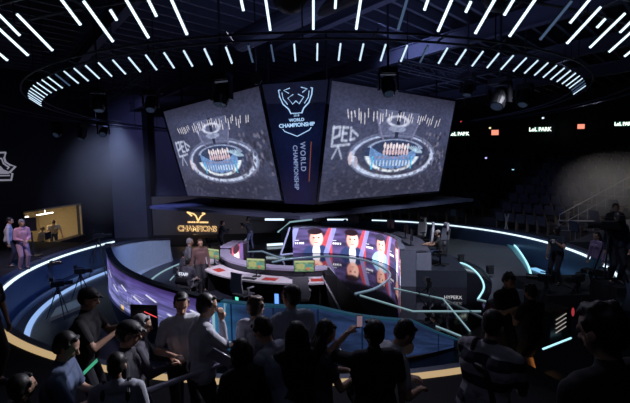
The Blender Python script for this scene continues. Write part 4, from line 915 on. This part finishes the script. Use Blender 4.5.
person(gp(142, 314, 1.55), -70, 'grey haired person in dark clothes looking right at a dark monitor', 1.55, (.05, .05, .07), (.03, .03, .04), .95, hair='short', hairm=HAIRG, lean=.15, hp=.2, lh=(-.1, .4, 1.1), rh=(.1, .4, 1.1), vox=V, build=1.1)
person(gp(128, 320, 1.68), -72, 'man in a dark cap in profile in front of the grey haired person', 1.68, (.02, .02, .03), (.02, .02, .03), .95, hair='cap', hairm=BLACK, lean=.08, hp=.2, vox=V, build=1.15)
r_, I = person(gp(66, 332, 1.62), -72, 'man in a blue shirt at the lower left looking down at a green lit phone', 1.66, (.07, .10, .18), (.02, .02, .03), .6, hair='short', lean=.12, hp=.45, lh=(-.06, .36, 1.08), rh=(.06, .38, 1.10), vox=V, build=1.1)
phone(atd(91, 367, r_.location.y - .05), -55, -.9, 'green lit phone held by the man in the blue shirt', (.1, .7, .4), .5)
r_, I = person(gp(116, 352, 1.50), 15, 'person in a white collared shirt with backpack straps, bottom left edge', 1.5, (.34, .36, .42), (.02, .02, .03), .6, hair='short', lean=.05, hp=.3, vox=V)
g = MB(); S_ = I['S']; [g.path([S_ + Vector((q * .10, -.10, -.22)), S_ + Vector((q * .11, -.09, -.02)), S_ + Vector((q * .11, .0, .055)), S_ + Vector((q * .10, .10, -.08))], .022, 8) for q in (-1, 1)]; g.build('backpack_straps', BLACK, r_)
# big dark head near the camera, on the camera riser
tag(MB().box((1.4, .9, .28), (3.4, 2.6, .56)).build('viewing_riser', CARPET), 'black carpeted riser under the big dark figure at the right', 'platform')
r_, I = person(gp(602, 303, 2.34, .56), 20, 'big dark figure nearest to us at the lower right corner', 1.78, (.010, .010, .014), (.01, .01, .01), .95, hair='tuft', lean=.12, hp=.3, vox=V, build=1.25)
# extra dark heads low in the row
person(gp(240, 338, 1.55), 30, 'small dark figure between the bending older man and the tablet', 1.55, (.012, .012, .016), (.01, .01, .01), .95, hair='bob', lean=.05, hp=.2, vox=V, fem=True)
person(gp(22, 372, 1.45), -20, 'dark figure at the bottom left corner', 1.5, (.010, .010, .014), (.01, .01, .01), .95, hair='short', vox=.012)
# tablet held by the man with glasses
tb = empty('tablet', atd(221, 358, 3.72), math.radians(25), 'tablet with pale edge held by the man with glasses', 'tablet'); tb.rotation_euler = (-.9, .62, .2)
MB().box((0, 0, 0), (.26, .18, .012)).build('tablet_case', mat('tablet_pale', (.5, .55, .65), .3, .5), tb, bevel=.003); MB().box((0, 0, .007), (.24, .16, .002)).build('tablet_display', PLAST, tb)
# dark monitor at left
r = monitor(atd(146, 349, 4.75), math.radians(-8), 'dark monitor with a red line on its display, left of the pale shirted man', None, False, 'camera_monitor')
r.scale = (.58, .6, .95); r['category'] = 'monitor'
MB().bar((.02, -.024, .50), (.30, -.024, .43), .004, .012).build('red_status_line', emat('red_line', (1., .1, .12), .9), r)
MB().box((0, .02, -.02), (.5, .3, .03)).tube((0, .02, -.02), (0, .02, -r.location.z / .95 + .02), .03).box((0, .02, -r.location.z / .95 + .015), (.4, .4, .03)).build('stand', BLACK, r)
# barrier rail in the crowd
railing([(-2.5, 2.75, 1.0), (-.93, 4.02, 1.02)], 1.0, 'grey handrail slanting through the front crowd at lower left centre', 3, mat('rail_lav', (.42, .40, .52), .4, .2), .028)
# --- right group on the camera riser
tag(MB().box((7.5, 11.5, -.85), (2.6, 2.0, .70)).build('camera_riser', CARPET), 'black riser under the man with the cup and the woman in lilac', 'platform')
p1 = atd(558, 226, 11.5); r_, I = person((p1.x, p1.y, -.5), 115, 'man in black holding a white cup, inside the ring at right', p1.z + .5, (.02, .03, .045), (.02, .02, .03), .4, lean=.04, hp=.1, hy=2.2, lh=(-.14, .30, 1.30), vox=.012)
r = empty('paper_cup', r_.matrix_basis @ Vector((-.14, .40, 1.33)), 0, 'white paper cup held by the man in black at right', 'cup'); MB().tube((0, 0, -.05), (0, 0, .05), .032, .042, 16).build('cup_body', mat('cup_white', (.7, .7, .7), .5), r); MB().tube((0, 0, .05), (0, 0, .058), .044, .040, 16).build('lid', mat('cup_lid', (.8, .8, .8), .4), r)
p1 = atd(598, 232, 11.2); r_, I = person((p1.x, p1.y, -.5), 100, 'woman in a lilac blouse and jeans carrying a white bag', p1.z + .5, (.30, .20, .36), (.06, .16, .26), .95, hair='long', lean=.03, hp=.1, vox=.012, fem=True)
r = empty('shoulder_bag', r_.matrix_basis @ Vector((.02, -.22, .98)), math.radians(100), 'white bag at the back of the woman in lilac', 'bag'); MB().box((0, 0, 0), (.34, .12, .26)).build('bag_body', mat('bag_white', (.75, .78, .85), .6), r, bevel=.04); MB().path([(-.14, 0, .12), (-.05, .05, .42), (.08, .05, .42), (.14, 0, .12)], .012).build('bag_strap', mat('bag_white', (.7, .7, .8), .6), r)
tag(MB().box((8.1, 10.05, -.62), (1.5, .95, 1.16)).build('camera_riser', CARPET), 'tall black riser block under the man in the dark suit', 'platform')
p1 = atd(617, 212, 10.0); person((p1.x, p1.y, -.04), 175, 'man in a dark navy jacket facing us beside the big camera at right', p1.z + .04, (.03, .04, .08), (.02, .02, .03), .95, lean=.05, hp=.35, vox=.012)
p1 = atd(613, 205, 12.4); person((10.9 - 1.55, 12.4, 0 - .01), 170, 'person with warm lit hair behind the man in the navy jacket', 1.78, (.03, .03, .04), (.02, .02, .03), .95, hairm=HAIRB, vox=.02)
# --- broadcast cameras on tripods
def tv_camera(loc, yaw, label, h_=1.35, s=1., tilt=0.):
    r = empty('broadcast_camera', loc, yaw, label, 'camera', 'cameras on tripods'); r.scale = (s, s, s)
    for k in range(3):
        a = 2 * PI * k / 3 + .4; MB().tube((.05 * math.cos(a), .05 * math.sin(a), h_ - .1), (.42 * math.cos(a), .42 * math.sin(a), .02), .022, .016, 8).build('tripod_leg', DARK, r)
    MB().tube((0, 0, h_ - .25), (0, 0, h_), .04, .06).build('tripod_head', DARK, r)
    MB().box((0, 0, h_ + .12), (.16, .42, .20)).build('camera_body', PLAST, r, bevel=.02)
    MB().tube((0, .20, h_ + .12), (0, .48, h_ + .12), .065, .085, 16).build('lens', PLAST, r)
    MB().box((-.06, -.18, h_ + .30), (.16, .12, .12)).build('viewfinder', PLAST, r, bevel=.01)
    MB().tube((.08, -.2, h_ + .02), (.16, -.62, h_ - .14), .012).build('pan_handle', DARK, r)
    MB().bar((0, -.08, h_ + .28), (0, .14, h_ + .28), .03, .03).build('carry_handle', PLAST, r)
    return r
tv_camera(at(60, 318, FZ).xyz, math.radians(-60), 'grey tripod camera on the sunken floor at left, nearest the gold band', 1.15, .8)
tv_camera(at(82, 300, FZ).xyz, math.radians(-80), 'tripod camera on the sunken floor left, behind the capped man', 1.1, .8)
tv_camera(at(101, 276, FZ).xyz, math.radians(-60), 'tripod camera beside the left end of the white light band', 1.55)
tv_camera(at(48, 292, FZ).xyz, math.radians(-60), 'small tripod camera against the blue ring wall', .9)
tv_camera((7.35, 9.9, -.04), math.radians(80), 'large studio camera in front of the man in the navy jacket', 1.25, 1.1)
tv_camera(at(545, 318, FZ).xyz, math.radians(60), 'tripod camera left of the man with the cup', 1.0)
tv_camera(at(577, 318, FZ).xyz, math.radians(120), 'tripod camera below the woman in lilac', 1.0)
tv_camera(at(603, 315, FZ).xyz, math.radians(30), 'tripod camera below the dark suit at right', 1.05)
tv_camera((-4.75, 17.7, -.9), math.radians(-70), 'camera on a tripod behind the leftmost tech monitor', .85, .8)
# equipment rack right
rk = empty('equipment_rack', at(550, 345, FZ).xyz, .4, 'dark equipment rack with slanted pale slats at lower right', 'rack')
MB().box((0, 0, .45), (.7, .5, .9)).build('rack_case', PLAST, rk, bevel=.02)
w = MB(); [w.bar((-.18, -.26, .42 + .1 * i), (.16, -.26, .52 + .1 * i), .012, .014) for i in range(4)]; w.build('slats', emat('slat', (.7, .65, .6), .5), rk)
tag(MB().ell(at(573, 312, -.3), (.03, .03, .10)).build('red_lamp', emat('red_lamp', (1., .08, .12), .35)), 'dim red lamp beside the big dark head', 'lamp')
tag(MB().box(at(497, 297, -.6), (.10, .05, .10)).build('red_lamp', MATS['red_lamp']), 'small red lamp left of the boy in black', 'lamp')
# --- stage staff
TS = 'staff around the tech desk'
p = pol(-50, 4.9, -.9); r_, I = person((p.x, p.y, -.9), -22, 'seated staff in a black shirt with white letters on the back', 1.72, (.06, .06, .085), (.02, .02, .03), .5, sit=True, lean=.12, hp=.1, vox=.012)
p_ = I['S']; text('shirt_lettering', 'STAFF', .13, emat('shirt_text_glow', (.8, .85, 1.), 1.), frame(I['P'] + Vector((0, -.155, .34)), (1, 0, 0), (0, .1, 1)), r_, .004, bold=.003)  # letters glow in place of light falling on the shirt
p = pol(-65, 4.7, -.9); person((p.x, p.y, -.9), -55, 'seated staff in a dark shirt and cap further back at the tech desk', 1.72, (.06, .06, .08), (.02, .02, .03), .5, sit=True, hair='cap', hairm=BLACK, lean=.1, vox=.012)
person(gp(190, 238, .86, -.9), -65, 'standing staff in a grey jacket, left of two beside the tech desk', 1.76, (.12, .12, .15), (.03, .03, .04), .95, hair='short', hairm=HAIRG, lean=.15, hp=.2, lh=(-.1, .4, 1.1), vox=.012)
person(gp(200, 239, .84, -.9), -150, 'standing staff in a brown jacket and red lanyard beside the tech desk', 1.74, (.16, .09, .09), (.03, .03, .04), .95, hair='short', hairm=HAIRB, lean=.12, hp=.1, vox=.012)
p1 = at(250, 250, FZ); person((-3.45, 20.9, FZ), 60, 'cameraman in black and jeans standing wide legged on the stage', 1.74, (.03, .03, .045), (.15, .17, .32), .4, lean=.22, legs=((-.34, -.10, .09), (.34, .12, .09)), lh=(-.15, .52, 1.32), rh=(.05, .52, 1.30), vox=.014)
hand_camera(Vector((-3.45 - .45, 20.9 + .3, FZ + 1.36)), 60, 'small camera held out by the cameraman on stage')
person((-4.55, 18.9, FZ + .15), -60, 'crew member with a camera behind the left lobe of the pit', 1.70, (.04, .04, .06), (.03, .03, .04), .95, lean=.2, lh=(-.1, .45, 1.25), rh=(.1, .45, 1.25), vox=.016)
# seated player on right
q = Vector((4.55, 14.45, -.6)); gchair(q, math.radians(70), 'dark high backed chair of the seated player', False)
person((q.x, q.y, -.6), 75, 'player in a black shirt and cap seated at the right end of the player desk', 1.72, (.03, .03, .035), (.03, .05, .10), .4, sit=True, hair='cap', hairm=mat('cap_grey', (.3, .28, .28), .7), lean=.12, hp=.1, lh=(-.15, .52, .78), rh=(.1, .52, .78), vox=.012)
tv_camera(at(428, 298, FZ).xyz, math.radians(0), 'small low tripod camera beside the grey end panel of the player desk', .45, .9)
# --- left walkway and office
person((-9.32, 12.55, -.01), -120, 'man in a pink suit standing outside the ring at left', 1.62, (.52, .28, .36), (.42, .26, .36), .95, hair='short', hairm=HAIRG, lean=.10, hp=.35, lh=(-.05, .26, 1.02), rh=(.07, .26, 1.02), vox=.012)
person((-10.1, 13.0, -.01), -60, 'man in a white shirt and dark trousers left of the pink suit', 1.64, (.45, .45, .55), (.02, .02, .04), .95, lean=.10, hp=.3, lh=(-.05, .3, 1.1), vox=.012)
w = empty('walkway_monitor', (-10.45, 14.6, -.01), .3, 'tall dark monitor stand behind the man in the pink suit', 'monitor')
MB().box((0, 0, 1.2), (.34, .06, .5)).build('display_case', PLAST, w, bevel=.01); MB().tube((0, 0, 0), (0, 0, .9), .03).build('pole', DARK, w); MB().box((0, 0, .02), (.5, .4, .04)).build('base', DARK, w)
person((X0 - .55, 22.0, -1.2), -140, 'man in a cream shirt and cap leaning on the office counter', 1.80, (.55, .45, .28), (.03, .03, .04), .5, hair='cap', hairm=HAIRB, lean=.55, hp=.5, lh=(-.35, .42, .75), rh=(.30, .42, .75), vox=.014, build=1.25)
person((X0 - .5, 20.9, -1.35), -100, 'person with a dark cap in cream at the left end of the office counter', 1.62, (.50, .40, .24), (.03, .03, .04), .95, hair='cap', hairm=HAIRB, lean=.2, hp=.3, vox=.014)
monitor(Vector((X0 + .0, 20.75, -.59)), math.radians(100), 'dark monitor on the office counter', None, False)
# --- spectators in the stand
def in_seat(az, row, label, shirt, **k):
    R = 11.5 + .95 * row; p = pol(az, R, -.25 + .42 * row); return person((p.x, p.y, p.z - .02), az + 180 , label, 1.72, shirt, (.03, .03, .05), .5, sit=True, vox=.018, **k)
in_seat(137, 1, 'lone man sitting in the grandstand just right of the right screen', (.06, .05, .06), lean=.1)
in_seat(152, 0, 'person in dark clothes sitting in the stand below the right screen', (.02, .02, .03))
p = pol(132, 10.5, -.25); w = empty('easel', p, math.radians(132), 'small pale stand in front of the seats right of the lone man', 'stand')
MB().box((0, 0, .72), (.32, .04, .34)).build('board', mat('board_blue', (.12, .20, .32), .5), w); MB().tube((-.12, 0, 0), (0, 0, .9), .015).tube((.12, 0, 0), (0, 0, .9), .015).tube((0, .25, 0), (0, 0, .9), .015).build('legs', GREY, w)
p = pol(115, 10.5, -.25); w = empty('folding_stand', p, 0, 'small pale folding stand before the first row of seats', 'stand')
MB().tube((-.1, 0, 0), (.1, 0, .9), .025).tube((.1, 0.0, 0), (-.1, 0, .9), .02).tube((.0, .2, 0), (.0, 0, .8), .02).build('legs', RAILM, w)

# ------------------------------------------------------------------ haze
def haze(name, loc, rad, dens, label, col=(.9, .93, 1.)):
    mt = bpy.data.materials.new(name); mt.use_nodes = True; nt = mt.node_tree; nt.nodes.clear()
    out = nt.nodes.new('ShaderNodeOutputMaterial'); v = nt.nodes.new('ShaderNodeVolumeScatter'); v.inputs['Color'].default_value = (*col, 1); v.inputs['Anisotropy'].default_value = .1
    tc = nt.nodes.new('ShaderNodeTexCoord'); ln = nt.nodes.new('ShaderNodeVectorMath'); ln.operation = 'LENGTH'; nt.links.new(tc.outputs['Object'], ln.inputs[0])
    n = nt.nodes.new('ShaderNodeTexNoise'); n.inputs['Scale'].default_value = 1.8; n.inputs['Detail'].default_value = 3; nt.links.new(tc.outputs['Object'], n.inputs['Vector'])
    mr = nt.nodes.new('ShaderNodeMapRange'); mr.inputs['From Min'].default_value = 1.; mr.inputs['From Max'].default_value = .1; mr.inputs['To Max'].default_value = dens; nt.links.new(ln.outputs['Value'], mr.inputs['Value'])
    mu = nt.nodes.new('ShaderNodeMath'); mu.operation = 'MULTIPLY'; nt.links.new(mr.outputs[0], mu.inputs[0]); nt.links.new(n.outputs['Fac'], mu.inputs[1]); nt.links.new(mu.outputs[0], v.inputs['Density']); nt.links.new(v.outputs[0], out.inputs['Volume'])
    w = MB().ell((0, 0, 0), (1, 1, 1)); o = w.build(name, mt, None, True); o.location = loc; o.scale = rad
    return tag(o, label, 'haze', None, 'stuff')
haze('haze_puff', (-10.9, 21.5, 3.0), (2.9, 2.6, 2.9), .55, 'bluish haze in front of the upper left wall')
haze('haze_puff', (12.9, 17.2, 1.9), (2.9, 1.8, 1.7), 1.0, 'grey haze over the right stairs', (1., .95, .9))

# ------------------------------------------------------------------ lights
def area(name, loc, target, size, power, col, shape='DISK'):
    l = bpy.data.lights.new(name, 'AREA'); l.shape = shape; l.size = size; l.energy = power; l.color = col
    o = bpy.data.objects.new(name, l); link(o); o.location = loc; o.rotation_euler = (Vector(target) - Vector(loc)).to_track_quat('-Z', 'Y').to_euler(); return o
def spot(name, loc, target, ang, power, col, blend=.9, rad=.15):
    l = bpy.data.lights.new(name, 'SPOT'); l.spot_size = math.radians(ang); l.spot_blend = blend; l.energy = power; l.color = col; l.shadow_soft_size = rad
    o = bpy.data.objects.new(name, l); link(o); o.location = loc; o.rotation_euler = (Vector(target) - Vector(loc)).to_track_quat('-Z', 'Y').to_euler(); return o
spot('haze_spot', (-9.5, 18.0, 6.6), (-11.5, 22.5, 1.5), 60, 1000, (.50, .58, 1.))
spot('wall_wash', (-10.5, 20, 7.0), (-10.5, 28, 3.0), 80, 420, (.42, .40, 1.))
spot('haze_spot_right', (9.5, 14, 6.8), (13.2, 17.6, 1.5), 45, 1000, (.95, .88, .85))
spot('canopy_wash', (-9.5, 15.5, 6.5), (-6.6, 17.7, 1.5), 26, 3000, (.35, .40, 1.))
spot('pillar_wash', (-10, 20.5, 6.0), (-12, 26, .3), 45, 700, (.45, .60, 1.))
spot('moat_wash_left', (-5.5, 14.5, 5.5), (-9.3, 13.2, -.8), 60, 800, (.12, .32, 1.))
spot('moat_wash_left2', (-3.5, 8.5, 5.5), (-8.2, 10.4, -.8), 50, 260, (.12, .32, 1.))
spot('drum_wash', (-3.5, 11, 5.2), (-6.9, 15.6, -.2), 34, 1500, (.55, .68, 1.))
spot('stage_key', (2.0, 9.0, 4.9), (-1.3, 13.0, -.2), 52, 1500, (.92, .85, 1.))
spot('desk_key_left', (-4.5, 9.5, 5.0), (-3.2, 13.6, -.2), 48, 1100, (.92, .82, 1.))
spot('stage_key_right', (6.5, 9.5, 6.5), (4, 14.8, -.3), 45, 2400, (.85, .88, 1.))
spot('apron_wash', (5.5, 12.5, 6.0), (7.6, 17, -.8), 60, 420, (.75, .80, .95))
spot('ring_wash_right', (4.5, 16.5, 5.0), (9.3, 18.5, -.7), 80, 420, (.15, .45, .9))
spot('back_wash_right', (1.0, 16.0, 1.2), (-3.4, 21.4, -.5), 60, 600, (.75, .78, 1.))
spot('back_wash', (-4.5, 20, 1.2), (-7.0, 26.5, -.2), 80, 160, (.8, .75, .85))
spot('stand_wash', (2, 13, 7.5), (12, 22, 1.0), 90, 420, (.35, .42, .85))
spot('platform_wash_right', (5.0, 8.5, 6.0), (7.6, 11, 0), 50, 300, (.7, .75, 1.))
spot('walk_wash_left', (-8, 9, 6.5), (-9.8, 13.0, 1.0), 34, 1100, (1., .80, .92))
spot('crowd_rim', (-.5, 9.5, 6.3), (-1.0, 4.2, 1.0), 70, 320, (.75, .75, 1.))
spot('crowd_rim_right', (3.5, 9.0, 5.8), (1.7, 3.5, 1.0), 50, 80, (.8, .72, .9))
spot('crowd_key', (1.2, 6.8, 3.6), (-1.35, 4.2, 1.45), 27, 1150, (.9, .88, 1.), rad=.25)
area('rear_crowd_fill', (-.3, .2, 7.6), (0, 5, 0), 1.5, 9, (.6, .66, 1.))  # added soft cool fill from above and behind, an unseen source
spot('warm_step_light', (3.9, 5.3, .25), (3.35, 6.15, -.15), 42, 14, (1., .5, .15), rad=.05)
area('office_light', (X0 - 1.8, 21.4, 1.5), (X0 - 1.8, 21.4, -1), 2.0, 75, (1., .76, .44))
area('roof_fill', (2, 10, 6.0), (2, 11, 9), 9.0, 55, (.40, .48, 1.))
area('roof_fill_far', (5, 22, 6.0), (5, 22, 9), 9.0, 30, (.40, .48, 1.))
wd = bpy.data.worlds.new('World'); scene.world = wd; wd.use_nodes = True
wd.node_tree.nodes['Background'].inputs['Color'].default_value = (.10, .14, .35, 1); wd.node_tree.nodes['Background'].inputs['Strength'].default_value = .02
scene.view_settings.view_transform = 'Standard'; scene.view_settings.look = 'None'; scene.view_settings.exposure = 0; scene.view_settings.gamma = 1
scene.view_settings.use_curve_mapping = False
scene.cycles.use_denoising = True
scene.cycles.max_bounces = 6; scene.cycles.volume_bounces = 0
scene.cycles.sample_clamp_indirect = 4
